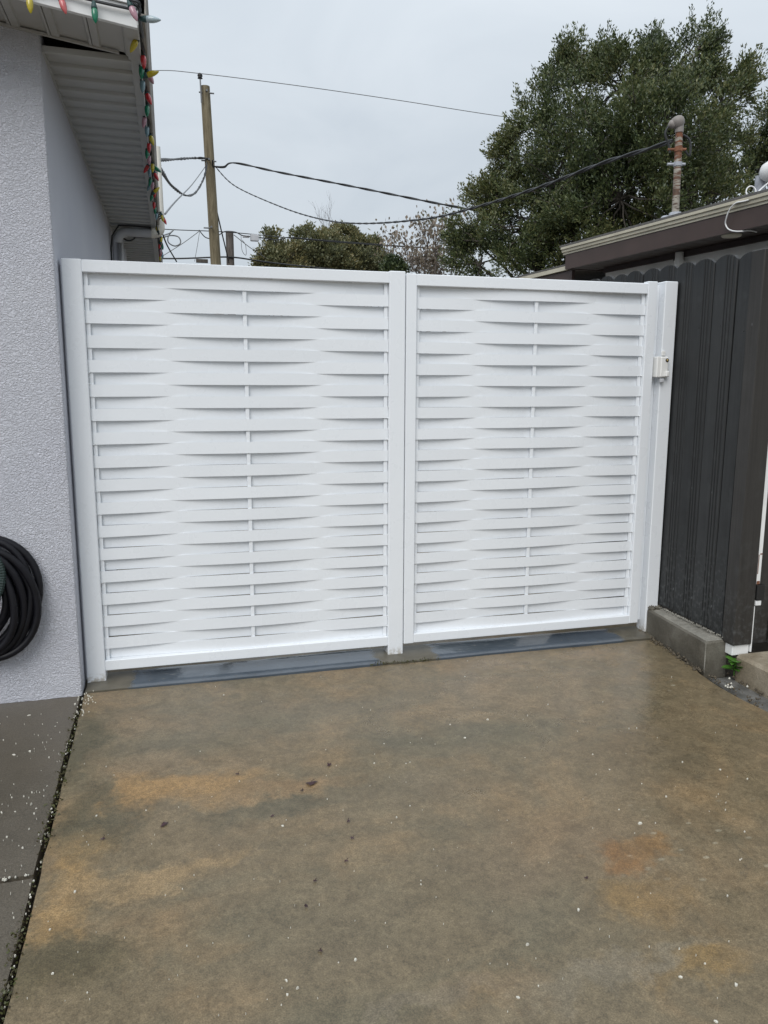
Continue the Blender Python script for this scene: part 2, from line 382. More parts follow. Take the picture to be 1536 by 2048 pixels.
    r0 = t.ramp(t.noise(1.8, 6, .6, .6, t.mapping((1, 1, 1), (5, 2, 0))), [(.35, .30), (.62, .52)])
    r = t.math('SUBTRACT', r0, t.math('MULTIPLY', wet, .25)); r = t.math('ADD', r, t.math('MULTIPLY', t.math('SUBTRACT', f1, .5), .12))
    t.rough(r).inp('Specular IOR Level', .5)
    t.bump(t.math('ADD', t.math('MULTIPLY', f1, .7), t.math('ADD', t.math('MULTIPLY', f2, .8), t.math('MULTIPLY', mid, 2.0))), .17, .003)
    return t.m
def m_walk():
    t = NT('wet_grey_walkway'); n = t.noise(1.4, 6, .6, .4)
    c = t.ramp(n, [(.3, (.082, .071, .054)), (.7, (.125, .106, .080))])
    f1 = t.noise(220, 3, .6)
    c = t.mix(.55, c, t.ramp(f1, [(.33, .22), (.66, .78)]), 'OVERLAY')
    sp = t.math('MULTIPLY', t.ramp(t.voro(150), [(.09, 1.0), (.17, 0.0)]), t.ramp(t.noise(6, 4), [(.45, 0.0), (.6, 1.0)]))
    c = t.mix(t.math('MULTIPLY', sp, .6), c, (.38, .36, .30))
    t.base(c).rough(t.ramp(t.noise(3, 5), [(.35, .32), (.65, .5)])); t.bump(t.math('ADD', f1, t.noise(50, 4)), .25, .003); return t.m
def m_threshold():
    t = NT('painted_threshold'); sx = t.n('ShaderNodeSeparateXYZ'); t.l(t.tc.outputs['Object'], sx.inputs[0])
    n = t.noise(11, 6, .65, .5)
    xw = t.math('ADD', sx.outputs[0], t.math('MULTIPLY', t.math('SUBTRACT', n, .5), .16))
    def band(a, b):
        return t.math('MULTIPLY', t.ramp(t.math('SUBTRACT', xw, a), [(0.0, 0.0), (.03, 1.0)]), t.ramp(t.math('SUBTRACT', b, xw), [(0.0, 0.0), (.03, 1.0)]))
    mask = t.math('MAXIMUM', band(.20, 1.47), band(1.76, 2.92))
    mask = t.math('MULTIPLY', mask, t.ramp(t.noise(26, 6, .7), [(.30, .25), (.40, 1.0)]))
    conc = t.ramp(t.noise(9, 6, .6), [(.3, (.085, .078, .058)), (.7, (.145, .13, .10))])
    pc = t.ramp(t.noise(3, 5), [(.3, (.062, .078, .098)), (.7, (.105, .125, .150))])
    t.base(t.mix(mask, conc, pc)); t.rough(t.mix(mask, (.42, .42, .42), (.09, .09, .09)))
    t.bump(t.math('ADD', t.noise(25, 4), t.math('MULTIPLY', mask, .6)), .15, .003); return t.m
DRIVE = m_driveway(); WALK = m_walk(); THRESH = m_threshold()
GRIT = simple('brown_grit', (.095, .078, .055), .9, .5, 90)
DIRT = simple('damp_soil', (.055, .045, .032), .9, .35, 8, .6, 60)

# ================================================================ ground and slabs
g = MB(); S = 400
ys = [-S, -8, 0, 8, S]
P = [(x, y, (gz(max(y, -8)) - .075)) for y in ys for x in (-S, S)]
g.add(P, [(2*i, 2*i+1, 2*i+3, 2*i+2) for i in range(len(ys)-1)])
struct(g.build('ground', DIRT))
def slab(name, mat, x0, x1, y0, y1, nx, ny, top=0.0, thick=.1, rag=.004, wav=.0015, edges=None, seed=0):
    b = MB(); V_ = []
    for j in range(ny+1):
        y = y0+(y1-y0)*j/ny
        for i in range(nx+1):
            x = x0+(x1-x0)*i/nx
            xx, yy = x, y
            e = rag*mnoise.noise(V((x*9+seed, y*9, 3))); e2 = rag*2*mnoise.noise(V((x*2+seed, y*2, 7)))
            z = gz(y)+top+wav*mnoise.noise(V((x*1.7, y*1.7, seed)))
            if i in (0, nx): xx += e+e2
            if j in (0, ny): yy += e+e2
            if edges and i == nx: xx = edges(y)+e+e2
            if i in (0, nx) or j in (0, ny): z -= .004
            V_.append((xx, yy, z))
    Fc = []
    for j in range(ny):
        for i in range(nx):
            a = j*(nx+1)+i; Fc.append((a, a+1, a+nx+2, a+nx+1))
    b.add(V_, Fc, True)
    ring = [i for i in range(nx+1)] + [j*(nx+1)+nx for j in range(1, ny+1)] + [ny*(nx+1)+i for i in range(nx-1, -1, -1)] + [j*(nx+1) for j in range(ny-1, 0, -1)]
    top_ = [V_[i] for i in ring]; bot = [(p[0], p[1], p[2]-thick) for p in top_]; n = len(ring)
    b.add(top_+bot, [(i, n+i, n+(i+1) % n, (i+1) % n) for i in range(n)])
    return struct(b.build(name, mat))
slab('driveway', DRIVE, .0, 3.055, -7.5, -.116, 60, 180, 0, .07, .004, .002,
     edges=lambda y: 3.055+.02*math.sin(y*3.1)+(.05*max(0, (y+.6)/.5) if y > -.6 else -.03*math.exp(-((y+.85)/.25)**2)), seed=2)
slab('driveway_behind_gate', DRIVE, .0, 3.3, .125, 9, 20, 40, -.004, .07, .003, .002, seed=5)
slab('walkway', WALK, -3.2, -.022, -1.457, -.125, 40, 20, -.006, .07, .004, .001, seed=8)
slab('walkway', WALK, -3.2, -.022, -4.4, -1.475, 40, 40, -.008, .07, .004, .001, seed=11)
slab('threshold', THRESH, -.0, 3.115, -.102, .12, 90, 8, .005, .07, .006, .001, seed=14)
slab('drain_strip', RUBBLE, 3.085, 3.36, -3.2, -.6, 14, 90, -.028, .05, .012, .03, seed=17)

# ================================================================ gate
ZB, ZT = .054, 1.999
def slat_mesh(x0, x1, h, front_mid, ymid, amp, seed):
    n = 36; b = MB(); th = .003; P = []
    sg = -1 if front_mid else 1
    rn = random.Random(seed); ph = rn.uniform(-.03, .03); tl = rn.uniform(-.0012, .0012)
    for i in range(n+1):
        u = i/n; x = x0+(x1-x0)*u
        y = ymid - sg*amp*math.cos(2*math.pi*u + ph*math.sin(math.pi*u)*2)
        z = tl*math.sin(2*math.pi*u)
        P += [(x, y-th/2, -h/2+z), (x, y-th/2, h/2+z), (x, y+th/2, h/2+z), (x, y+th/2, -h/2+z)]
    Q = []
    for i in range(n):
        a = 4*i; c = a+4
        Q += [(a, c, c+1, a+1), (a+1, c+1, c+2, a+2), (a+2, c+2, c+3, a+3), (a+3, c+3, c, a)]
    Q += [(0, 1, 2, 3), (4*n+3, 4*n+2, 4*n+1, 4*n)]
    b.add(P, Q)
    return b.mesh('slat')
def weld(b, p, r):
    x, y, z = p
    b.add([(x-r, y, z), (x+r, y, z), (x, y-r, z), (x, y+r, z), (x, y, z-r), (x, y, z+r)],
          [(0,2,5),(2,1,5),(1,3,5),(3,0,5),(2,0,4),(1,2,4),(3,1,4),(0,3,4)], True)
def woven(parent, x0, x1, z0, z1, xm, seed):
    N = 33; pitch = (z1-z0)/N; h = pitch+.0010; ym = .031
    ms = [[slat_mesh(x0+.001, x1-.001, h, f, ym, .0110, seed+10*f+k) for k in range(3)] for f in (0, 1)]
    for k in ms:
        for q in k: q.materials.append(GATE)
    for i in range(N):
        z = z1-(i+.5)*pitch; fm = 1 if i % 2 == 0 else 0
        o = bpy.data.objects.new('slat', ms[fm][i % 3]); COL.objects.link(o); o.parent = parent; o.matrix_parent_inverse = parent.matrix_basis.inverted()
        o.location = (0, U(-.0008, .0008), z+U(-.0007, .0007)); o.rotation_euler = (U(-.02, .02), 0, 0)
    for x in (x0+.002, xm-.0095, x1-.021):
        b = MB(); b.box((x, ym-.0068, z0), (x+.019, ym+.0068, z1), bev=.0015); b.build('rod', GATE, parent)
    b = MB()
    for i in range(N):
        z = z1-(i+.5)*pitch
        if i % 2 == 1:
            for x in (x0+.002, x1-.002):
                for s in (-1, 1):
                    if rnd() < .85: weld(b, (x+U(-.002, .002), ym-.0095-.003, z+s*h/2+U(-.003, .003)), U(.0035, .0055))
                for _ in range(2):
                    if rnd() < .5: weld(b, (x+U(-.001, .001), ym-.012, z+U(-.4, .4)*h), U(.002, .0035))
    o = b.build('weld_beads', WELD, parent); stuff(o)
def member(name, a, b_, parent, bev=.003):
    b = MB(); b.box(a, b_, bev=bev); return b.build(name, GATE, parent)
fp = thing('fence_panel', (.8, .03, 0), 'fixed white metal panel of woven horizontal strips between two posts beside the stucco house', 'fence panel')
member('post', (.001, 0, -.05), (.088, .088, 2.0), fp, .004)
member('post', (1.527, 0, -.05), (1.611, .088, 2.003), fp, .004)
member('rail', (.088, .002, 1.943), (1.527, .052, 1.998), fp)
member('rail', (.088, .002, ZB), (1.527, .052, .106), fp)
woven(fp, .088, 1.527, .106, 1.943, .812, 1)
gt = thing('gate', (2.33, .03, 0), 'white metal gate leaf of woven horizontal strips with a lock box on its far stile', 'gate')
member('stile', (1.6155, .002, .056), (1.672, .052, 1.994), gt)
member('stile', (2.998, .002, .060), (3.056, .052, 2.004), gt)
member('rail', (1.672, .003, 1.936), (2.998, .051, 1.993), gt)
member('rail', (1.672, .003, .058), (2.998, .051, .108), gt)
woven(gt, 1.672, 2.998, .108, 1.936, 2.345, 5)
# lock on the gate's stile
lk = MB(); lk.box((3.066, -.020, 1.486), (3.092, .03, 1.600), bev=.004); lk.box((3.088, -.024, 1.486), (3.138, -.002, 1.600), bev=.006)
lock = lk.build('lock', LOCKM, gt)
lk = MB(); lk.box((3.098, -.012, 1.604), (3.122, -.003, 1.632), bev=.003); lk.build('mounting_tab', LOCKM, lock)
lk = MB(); lk.box((3.116, -.038, 1.490), (3.139, -.022, 1.520), bev=.005); lk.build('push_button', LOCKM, lock)
lk = MB(); lk.box((3.092, -.026, 1.458), (3.114, -.006, 1.479), bev=.003); lk.build('latch_tongue', PIPE, lock)
M = Matrix.Translation((3.126, -.0235, 1.580)) @ Matrix.Rotation(math.pi/2, 4, 'X')
lk = MB(); lk.lathe([(0, .004), (.009, .004), (.011, .0)], M, 14); kr = lk.build('keyhole_ring', BLACK, lock)
lk = MB(); lk.lathe([(0, .008), (.005, .007), (.006, .004)], M, 12); lk.build('key_cylinder', BRASS, lock)
gp = thing('gate_post', (3.145, .04, 0), 'slim white metal gate post beside the charcoal picket fence and concrete kerb', 'post')
member('post', (3.104, 0, -.03), (3.184, .088, 2.008), gp, .004)
b = MB(); b.box((3.074, .054, .06), (3.103, .062, 1.99), bev=.001); b.build('stop_strip', GATE, gp)

# ================================================================ left house
hs = thing('house', (-1.5, 3, 0), 'grey white stucco house with low gable, vinyl soffit and weathered gutter', 'house')
WX, WY = -.012, -.122
def zr(x): return 2.868-.135*x          # underside of the sloping rake soffit
b = MB()
front = [(WX-.02, WY, gz(WY)-.09), (-3.2, WY, gz(WY)-.09), (-3.2, WY, zr(-3.2)+.05), (WX-.02, WY, 2.90)]
# front wall as a grid so the foot can be ragged
NX = 60
colx = [(-3.2+(WX-.03+3.2)*i/NX, WY) for i in range(NX+1)] + [(WX-.006, WY+.0005), (WX-.002, WY+.002), (WX, WY+.006), (WX, WY+.03)]
Pq = []
for x, y in colx:
    zb = -.014+.006*mnoise.noise(V((x*7, 1, 2)))+.004*mnoise.noise(V((x*31, 5, 2)))
    Pq += [(x, y, zb), (x, y, zr(x)+.03 if y == WY else 2.90)]
b.add(Pq, [(2*i, 2*i+2, 2*i+3, 2*i+1) for i in range(len(colx)-1)], True); wall = b.build('front_wall', STUCCO, hs)
cs = [(WX, WY+.03), (WX, 12.0)]
Pq = [p for x, y in cs for p in ((x, y, -.012), (x, y, 2.90))]
b = MB(); b.add(Pq, [(2*(len(cs)-2), 2*(len(cs)-1), 2*(len(cs)-1)+1, 2*(len(cs)-2)+1)])
b.add([(WX, 12, -.1), (-3.2, 12, -.1), (-3.2, 12, 2.9), (WX, 12, 2.9)], [(0, 1, 2, 3)])
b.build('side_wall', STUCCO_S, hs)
b = MB(); b.box((-3.2, WY+.06, 2.895), (WX-.01, 11.98, 2.91)); b.build('attic_floor', DARKVOID, hs)
# roof deck
EX, RY = .385, -.445
b = MB()
def slope_box(b, x0, x1, y0, y1, lo, hi):
    P = [(x0,y0,zr(x0)+lo),(x1,y0,zr(x1)+lo),(x1,y1,zr(x1)+lo),(x0,y1,zr(x0)+lo),(x0,y0,zr(x0)+hi),(x1,y0,zr(x1)+hi),(x1,y1,zr(x1)+hi),(x0,y1,zr(x0)+hi)]
    b.add(P, [(0,3,2,1),(4,5,6,7),(0,1,5,4),(1,2,6,5),(2,3,7,6),(3,0,4,7)])
slope_box(b, -3.4, EX+.03, RY-.03, 12.2, .135, .165); b.build('roof', ROOFM, hs)
b = MB(); slope_box(b, -3.3, EX-.005, RY+.02, 12.1, .10, .134); b.build('roof_deck', DARKVOID, hs)
# rake fascia in two steps
b = MB(); slope_box(b, -3.4, EX, RY-.010, RY+.012, -.012, .062); rf = b.build('rake_fascia', TRIMW, hs)
b = MB(); slope_box(b, -3.4, EX, RY-.022, RY+.012, .064, .134); b.build('rake_fascia_upper', TRIMW, hs)
# rake soffit panels: seams run front to back
xs = [.34, .195, .035, -.115]
while xs[-1] > -3.1: xs.append(xs[-1]-.155)
for x1, x0 in zip(xs, xs[1:]):
    b = MB(); d0, d1 = RY+.012, WY+.004
    prof = [(x0+.002, .012), (x0+.002, 0), (x0+.030, .0), (x0+.036, .010), (x1-.018, .010), (x1-.010, -.002), (x1-.001, -.002), (x1-.001, .012)]
    P = [(x, y, zr(x)+z) for x, z in prof for y in (d0, d1)]; n = len(prof)
    b.add(P, [(2*i, 2*i+1, 2*((i+1) % n)+1, 2*((i+1) % n)) for i in range(n)])
    b.build('rake_soffit_panel', RAKESOF, hs)
b = MB(); slope_box(b, -3.2, .30, WY-.014, WY-.0005, -.005, .004); b.build('wall_channel', RAKESOF, hs)
b = MB(); slope_box(b, .335, EX, RY+.012, -.09, -.004, .012); b.build('rake_corner_panel', RAKESOF, hs)
# eave soffit panels: seams run from wall to fascia
pm = MB(); w_ = .1475
prof = [(0, .011), (.003, -.010), (.010, -.013), (.022, -.012), (.027, .004), (w_-.001, .0035), (w_-.001, .012), (0, .012)]
def ez(x): return 2.833-.012*x
P = [(x, y, ez(x)+z) for y, z in prof for x in (WX+.001, .345)]; n = len(prof)
pm.add(P, [(2*i, 2*((i+1) % n), 2*((i+1) % n)+1, 2*i+1) for i in range(n)])
pme = pm.mesh('eave_soffit_panel'); pme.materials.append(SOFFIT)
y = -.072; k = 0
while y < 11.5:
    o = bpy.data.objects.new('eave_soffit_panel', pme); COL.objects.link(o); o.parent = hs; o.matrix_parent_inverse = hs.matrix_basis.inverted(); o.location = (0, y, U(-.0008, .0008)); y += w_
b = MB(); b.box((WX, -.07, 2.818), (WX+.010, 11.6, 2.8305)); b.build('wall_channel', SOFFIT, hs)
b = MB(); y = -.10
while y < 11: b.box((.343, y, 2.822), (.3835, y+.598, 2.842), bev=.001); y += .6
b.build('fascia_return', SOFFIT, hs)
b = MB(); b.box((.3838, RY-.01, 2.815), (.389, 11.8, 2.95)); b.build('fascia', TRIMW, hs)
b = MB()
gp_ = [(.3895, 2.84), (.405, 2.828), (.414, 2.829), (.420, 2.842), (.421, 2.90), (.428, 2.925), (.428, 2.95), (.422, 2.95), (.416, 2.90), (.413, 2.845), (.3895, 2.848)]
P = [(x, y, z) for x, z in gp_ for y in (RY-.035, 11.8)]; n = len(gp_)
b.add(P, [(2*i, 2*((i+1) % n), 2*((i+1) % n)+1, 2*i+1) for i in range(n)]); b.add([P[2*i] for i in range(n)], [tuple(range(n))])
b.build('gutter', GUTTER, hs)
# conduits climbing the side wall and turning out under the gutter
def arc(c, r, a0, a1, ax, n=8):
    ux, uz = ax; return [V(c)+V(ux)*(r*math.cos(a0+(a1-a0)*i/n))+V(uz)*(r*math.sin(a0+(a1-a0)*i/n)) for i in range(n+1)]
PY = 3.75; zc = 2.765
b = MB(); pts = [V((.045, PY, 0)), V((.045, PY, zc-.10))] + arc((.145, PY, zc-.10), .10, math.pi, math.pi/2, ((1,0,0),(0,0,1))) + [V((.36, PY, zc))]
b.tube(pts, .040, 14); pp = b.build('vent_pipe', PIPE, hs)
b = MB(); b.tube([(.055, PY, 2.44), (.055, PY, 2.50)], .045, 14); b.box((-.012, PY-.02, 2.455), (.04, PY+.02, 2.485)); b.build('pipe_strap', PIPE, pp)
b = MB(); pts = [V((.345, PY, zc)), V((.375, PY, zc))] + arc((.375, PY, zc+.05), .05, -math.pi/2, 0, ((1,0,0),(0,0,1))) + [V((.425, PY, 3.50))]
b.tube(pts, [.044]*2+[.040]*9+[.030], 14); b.build('riser_pipe', PIPEW, hs)
for yy, rr in ((4.35, .034), (4.95, .030)):
    b = MB(); b.tube([(.04, yy, 0), (.04, yy, 2.80)], rr, 12); b.build('conduit', PIPE, hs)
b = MB(); b.tube([V((-.004, PY-.02, z)) for z in (1.9, 2.3, 2.62)] + [V((.01, PY-.03, 2.72)), V((.07, PY-.035, 2.81)), V((.2, PY-.03, 2.812)), V((.345, PY-.03, 2.806))], .008, 6); b.build('cable', BLACKCABLE, hs)
b = MB(); b.box((-.012, 1.05, 1.98), (.03, 1.07, 2.02)); b.box((-.012, 1.05, 2.02), (.012, 1.07, 2.05)); b.build('wall_bracket', PIPE, hs)
# coiled coax under the eave
b = MB(); c0 = atD(258, 463, 7.9)
pts = [c0 + R_*(.075*math.cos(a)) + U_*(.085*math.sin(a)) for a in [2*math.pi*i/24 for i in range(25)]]
b.tube(pts, .007, 6, False); b.tube([atD(255, 473, 7.9), atD(285, 475, 7.9), atD(318, 476, 8.0)], .007, 6)
tag(b.build('coax_coil', BLACKCABLE), 'small black cable loop hanging under the eave beside the conduits', 'cable')

# ---------------------------------------------------------------- string lights
BC = {'r': (.55, .02, .025), 'g': (.0, .20, .10), 'y': (.55, .44, .02), 'b': (.20, .33, .38), 'p': (.50, .27, .33), 'w': (.45, .55, .60), 'k': (.62, .13, .13)}
BM = {}
for k, c in BC.items():
    t = NT('bulb_'+{'r': 'red', 'g': 'green', 'y': 'yellow', 'b': 'blue', 'p': 'pink', 'w': 'clear', 'k': 'coral'}[k])
    t.base(t.ramp(t.noise(60, 2), [(.3, tuple(q*.85 for q in c)), (.7, c)])).rough(.18).inp('Coat Weight', .5).inp('Transmission Weight', .12); BM[k] = t.m
SOCK = simple('green_socket', (.018, .055, .055), .5, .2)
bprof = [(.0085, 0), (.0108, .006), (.0118, .015), (.0110, .026), (.0085, .037), (.0048, .046), (.002, .051), (0, .052)]
sprof = [(.004, -.026), (.006, -.024), (.0085, -.014), (.0105, -.006), (.0112, .001), (.0095, .002)]
bmesh_ = {}
for k in BM:
    b = MB(); b.lathe(bprof, Matrix.Identity(4), 12); q = b.mesh('bulb'); q.materials.append(BM[k]); bmesh_[k] = q
b = MB(); b.lathe(sprof, Matrix.Identity(4), 10); smesh = b.mesh('socket'); smesh.materials.append(SOCK)
st = thing('string_lights', (.4, 0, 2.83), 'string of large multicoloured unlit bulbs clipped along the house gutter', 'string lights')
def bulb(k, p, d, sc=1.08):
    q = d.to_track_quat('Z', 'Y'); o = bpy.data.objects.new('bulb', bmesh_[k]); COL.objects.link(o)
    M_ = Matrix.Translation(p) @ q.to_matrix().to_4x4() @ Matrix.Scale(sc, 4)
    o.parent = st; o.matrix_parent_inverse = st.matrix_basis.inverted(); o.matrix_basis = M_
    s_ = bpy.data.objects.new('socket', smesh); COL.objects.link(s_); s_.parent = o
    return M_ @ V((0, 0, -.026))
bulbs = [  # colour, centre px, direction in the picture (dx, dy)
 ('p',268,27,.5,1),('w',306,39,1,-.1),('y',267,92,-.6,1),('r',287,124,.1,1),('g',283,145,0,1),('y',305,147,1,-.5),('p',301,156,.6,1),('b',285,173,0,1),('r',298,198,.5,1),('g',294,222,0,1),
 ('p',288,245,-.2,1),('b',294,263,0,1),('y',304,281,.4,1),('r',298,296,0,1),('g',294,308,-.1,1),('p',298,320,0,1),('r',292,338,-.7,1),('y',305,336,0,1),('g',315,339,1,.6),('b',299,345,0,1),('r',313,354,.6,1),
 ('g',300,364,-.2,1),('b',298,374,-.5,1),('p',305,372,0,1),('y',313,380,.5,-.6),('r',309,388,0,1),('g',303,395,-.3,1),('r',308,411,0,1),('g',310,421,0,1),('b',313,433,-.1,1),('y',325,437,.3,1),('r',330,443,.5,1),
 ('y',314,457,-.3,-1),('y',323,479,.2,-1),('k',322,485,-.1,1),('r',319,492,-.2,1),('g',325,494,.2,1),('p',321,504,0,1),('k',321,509,-.3,1),('b',325,512,.2,1),('y',320,517,0,1)]
sock = []
for k, x, y, dx, dy in bulbs:
    z = 2.792
    p = atZ(x, y, z)
    p = V((min(max(p.x, .36), .47), p.y, p.z))
    d = (R_*dx - U_*dy).normalized(); d = (d + V((0, 0, -.15))).normalized()
    sock.append((p.y, bulb(k, p - d*.026, d)))
for k, x, y, dx, dy in [('y',60,11,.1,1),('k',127,13,.35,1),('g',190,31,.1,1)]:
    p = atY(x, y, RY-.045); d = (R_*dx - U_*dy).normalized()
    sock.append((-9+x*.001, bulb(k, p - d*.026, d)))
sock.sort(key=lambda q: q[0])
pl = [q[1] for q in sock]
# the lead runs along the rake fascia, round the corner and then along the gutter lip
cable = [atY(-60, -25, RY-.03)]
for q in pl[:3]: cable += [q + V((0, .006, .003))]
cable += [atY(245, 15, RY-.03), atY(272, 20, RY-.03)]
for q in pl[3:]: cable += [V((.397+U(-.006, .006), q.y-.02, 2.822+U(-.004, .006))), q]
b = MB()
def smooth_path(pts, sub=4):
    o = []
    for i in range(len(pts)-1):
        p0, p1, p2, p3 = pts[max(i-1, 0)], pts[i], pts[i+1], pts[min(i+2, len(pts)-1)]
        for k in range(sub):
            t_ = k/sub; t2 = t_*t_; t3 = t2*t_
            o.append(.5*((2*p1)+(p2-p0)*t_+(2*p0-5*p1+4*p2-p3)*t2+(3*p1-p0-3*p2+p3)*t3))
    o.append(pts[-1]); return o
b.tube(smooth_path(cable, 4), .0042, 6); b.tube([p+V((.004, .003, .004)) for p in smooth_path(cable, 4)], .0036, 6); b.build('lead', BLACKCABLE, st)

# ---------------------------------------------------------------- hoses on the wall
def coil(name, mat, c, loops, r, par=None, n=48, ribs=0):
    b = MB()
    for (cx, cz, rx, rz, ph, yo) in loops:
        pts = []
        for i in range(n+1):
            a = 2*math.pi*i/n
            e = 1+.045*math.sin(2*a+ph)+.03*math.sin(3*a+ph*2)
            pts.append(V((c.x+cx+rx*e*math.cos(a), c.y+yo+.012*math.sin(a*2+ph), c.z+cz+rz*e*math.sin(a))))
        if ribs:
            pp_ = smooth_path(pts, 4); b.tube(pp_, [r*(1+.12*(i % 2)) for i in range(len(pp_))], 8, False, False)
        else: b.tube(pts, r, 10, False)
    return b.build(name, mat, par)
hc = V((-.405, -.16, .505))
hz = thing('garden_hose', (hc.x, -.15, .2), 'thick black rubber hose coiled in loops and hung on the stucco wall', 'hose')
coil('hose_loops', HOSE, hc, [(0, 0, .237, .285, .3, -.002), (-.012, -.006, .212, .262, 1.4, -.03), (.004, -.02, .232, .262, 2.2, -.036), (-.03, .01, .19, .235, 3.0, -.012), (-.05, .02, .165, .205, 4.0, -.04), (-.03, -.03, .19, .222, 5.0, -.06), (-.07, .03, .14, .17, 1.0, -.055), (-.02, -.01, .205, .25, 2.6, -.05), (.0, -.012, .222, .27, 5.6, -.016), (-.045, .0, .175, .21, .2, -.02)], .0165, hz)
b = MB(); b.box((-.46, -.20, .74), (-.35, -.123, .765), bev=.004); b.box((-.43, -.215, .72), (-.38, -.20, .80), bev=.004); b.build('hanger', BLACK, hz)
rh = coil('ribbed_hose', HOSEG, hc+V((-.02, -.085, .10)), [(0, 0, .125, .165, .5, 0), (-.02, -.01, .11, .15, 2.1, -.025)], .016, None, 48, 1)
tag(rh, 'ribbed dark green hose coil hanging over the thick black hose loops', 'hose')

# ================================================================ right side fence
pf = thing('picket_fence', (3.2, .3, .15), 'charcoal painted picket fence with scalloped round tops and a dark end post', 'fence')
FX = 3.19; PW = .1635
def picket_mesh(var):
    b = MB(); w = PW-.004; rn = random.Random(var)
    st_ = [(0, .006), (.003, .001), (.008, 0), (.088, 0), (.090, .005), (.094, .005), (.096, .001), (.108, .001), (.110, .006), (.114, .006), (.116, .001), (.128, .001), (.131, .007), (.136, .007), (.139, .002), (.155, .003), (w, .008)]
    extra = [.02, .035, .05, .065, .077]
    st_ = sorted(st_+[(e_, 0.0) for e_ in extra])
    P = []
    for s_, d in st_:
        u = (s_/w)*2-1; zt = -.036*(1-math.sqrt(max(0, 1-(.97*u)**2)))*1.15
        P += [(d, -s_, 0), (d, -s_, 1.94+zt), (.02, -s_, 0), (.02, -s_, 1.94+zt)]
    Q = []; n = len(st_)
    for i in range(n-1):
        a = 4*i; c = a+4; Q += [(a, a+1, c+1, c), (a+1, a+3, c+3, c+1), (a+2, c+2, c+3, a+3), (a, c, c+2, a+2)]
    Q += [(0, 2, 3, 1), (4*(n-1), 4*(n-1)+1, 4*(n-1)+3, 4*(n-1)+2)]
    b.add(P, Q); q = b.mesh('picket'); q.materials.append(PICKET); return q
pms = [picket_mesh(i) for i in range(2)]
b = MB(); b.lathe([(0, .0025), (.004, .002), (.005, 0)], Matrix.Rotation(-math.pi/2, 4, 'Y'), 8); scm = b.mesh('screw'); scm.materials.append(BLACK)
for k in range(-8, 4):
    y1 = .035-PW*k - PW*0
    y1 = .035+PW-PW*(k+1) if False else .035-PW*k
    o = bpy.data.objects.new('picket', pms[k % 2]); COL.objects.link(o); o.parent = pf; o.matrix_parent_inverse = pf.matrix_basis.inverted()
    o.location = (FX+U(-.002, .002), y1, .163+.030*y1+U(-.003, .003)); o.rotation_euler = (U(-.003, .003), U(-.003, .003), U(-.01, .01))
    if k >= -1:
        for zz in (1.58, .25):
            s_ = bpy.data.objects.new('screw', scm); COL.objects.link(s_); s_.parent = o; s_.location = (.0005, -.07, zz+U(-.02, .02))
b = MB(); b.box((FX+.024, -.60, .45), (FX+.06, 1.36, .54)); b.build('rail', PICKET, pf)
b = MB(); b.box((FX+.024, -.60, 1.70), (FX+.06, 1.36, 1.79)); b.build('rail', PICKET, pf)
e0 = atY(1460, 1284, -.655); e1 = atY(1503.5, 1284, -.655)
b = MB(); b.box((3.178, -.655, .128), (e1.x, -.565, 2.085), bev=.004); b.build('end_post', ENDPOST, pf)
b = MB(); b.box((FX-.002, -.64, .07), (e1.x-.002, -.585, .126), bev=.003); b.build('post_base', TRIMW, pf)
# kerb block under the fence
b = MB(); zt = .142
A, B_, C_, D_ = (3.112, -.004), (3.070, -.585), (3.203, -.585), (3.215, -.004)
seg = 14; P = []
for i in range(seg+1):
    t_ = i/seg
    for (p, q) in ((A, B_), (D_, C_)):
        x = p[0]+(q[0]-p[0])*t_+.0015*mnoise.noise(V((i*1.7, p[0], 1))); y = p[1]+(q[1]-p[1])*t_
        P += [(x, y, gz(y)-.05), (x, y, zt-.01+.03*y*.3)]
Lt = []
for i in range(seg+1):
    a = 4*i; xl, yl, zl = P[a+1]; xr, yr, zr_ = P[a+3]
    Lt += [(xl+.009, yl+(.009 if i == seg else 0), zl+.010), (xr, yr+(.009 if i == seg else 0), zr_+.010)]
Q = []
for i in range(seg):
    a = 4*i; c = a+4; Q += [(a, a+1, c+1, c), (a+2, c+2, c+3, a+3)]
Q += [(4*seg, 4*seg+1, 4*seg+3, 4*seg+2), (0, 2, 3, 1)]
kb = thing('kerb_block', (3.14, -.3, 0), 'short grey concrete kerb block at the foot of the charcoal picket fence', 'kerb')
b.add(P, Q)
n0 = len(P); allP = P+Lt
b2 = [(4*i+1, n0+2*i, n0+2*i+2, 4*(i+1)+1) for i in range(seg)] + [(4*seg+1, n0+2*seg, n0+2*seg+1, 4*seg+3)] + [(1, 3, n0+1, n0)]
b = MB(); b.add(allP, Q+b2); b.build('block', KERB, kb)
b = MB(); b.add(Lt, [(2*i, 2*i+1, 2*i+3, 2*i+2) for i in range(seg)]); b.build('top_face', KERBTOP, kb)
b = MB()
for _ in range(170):
    t_ = rnd(); y = -.585*t_-.004; x = 3.188-abs(random.gauss(0, .012)); weld(b, (x, y, zt+.012+.009*y*0-.02*(-y)*.4), U(.002, .006))
stuff(b.build('loose_grit', KERBTOP, kb))
b = MB(); b.tube([(3.0715, -.5835, -.03), (3.072, -.584, .05), (3.0715, -.5838, .128)], [.002, .004, .003], 5); b.build('edge_highlight', KERBTOP, kb)  # pale tube put in as a highlight along the front corner
b = MB(); 
for _ in range(60): weld(b, (U(3.122, 3.185), U(-.03, -.004), U(.138, .152)), U(.008, .016))
stuff(b.build('mortar_lump', KERB, kb))
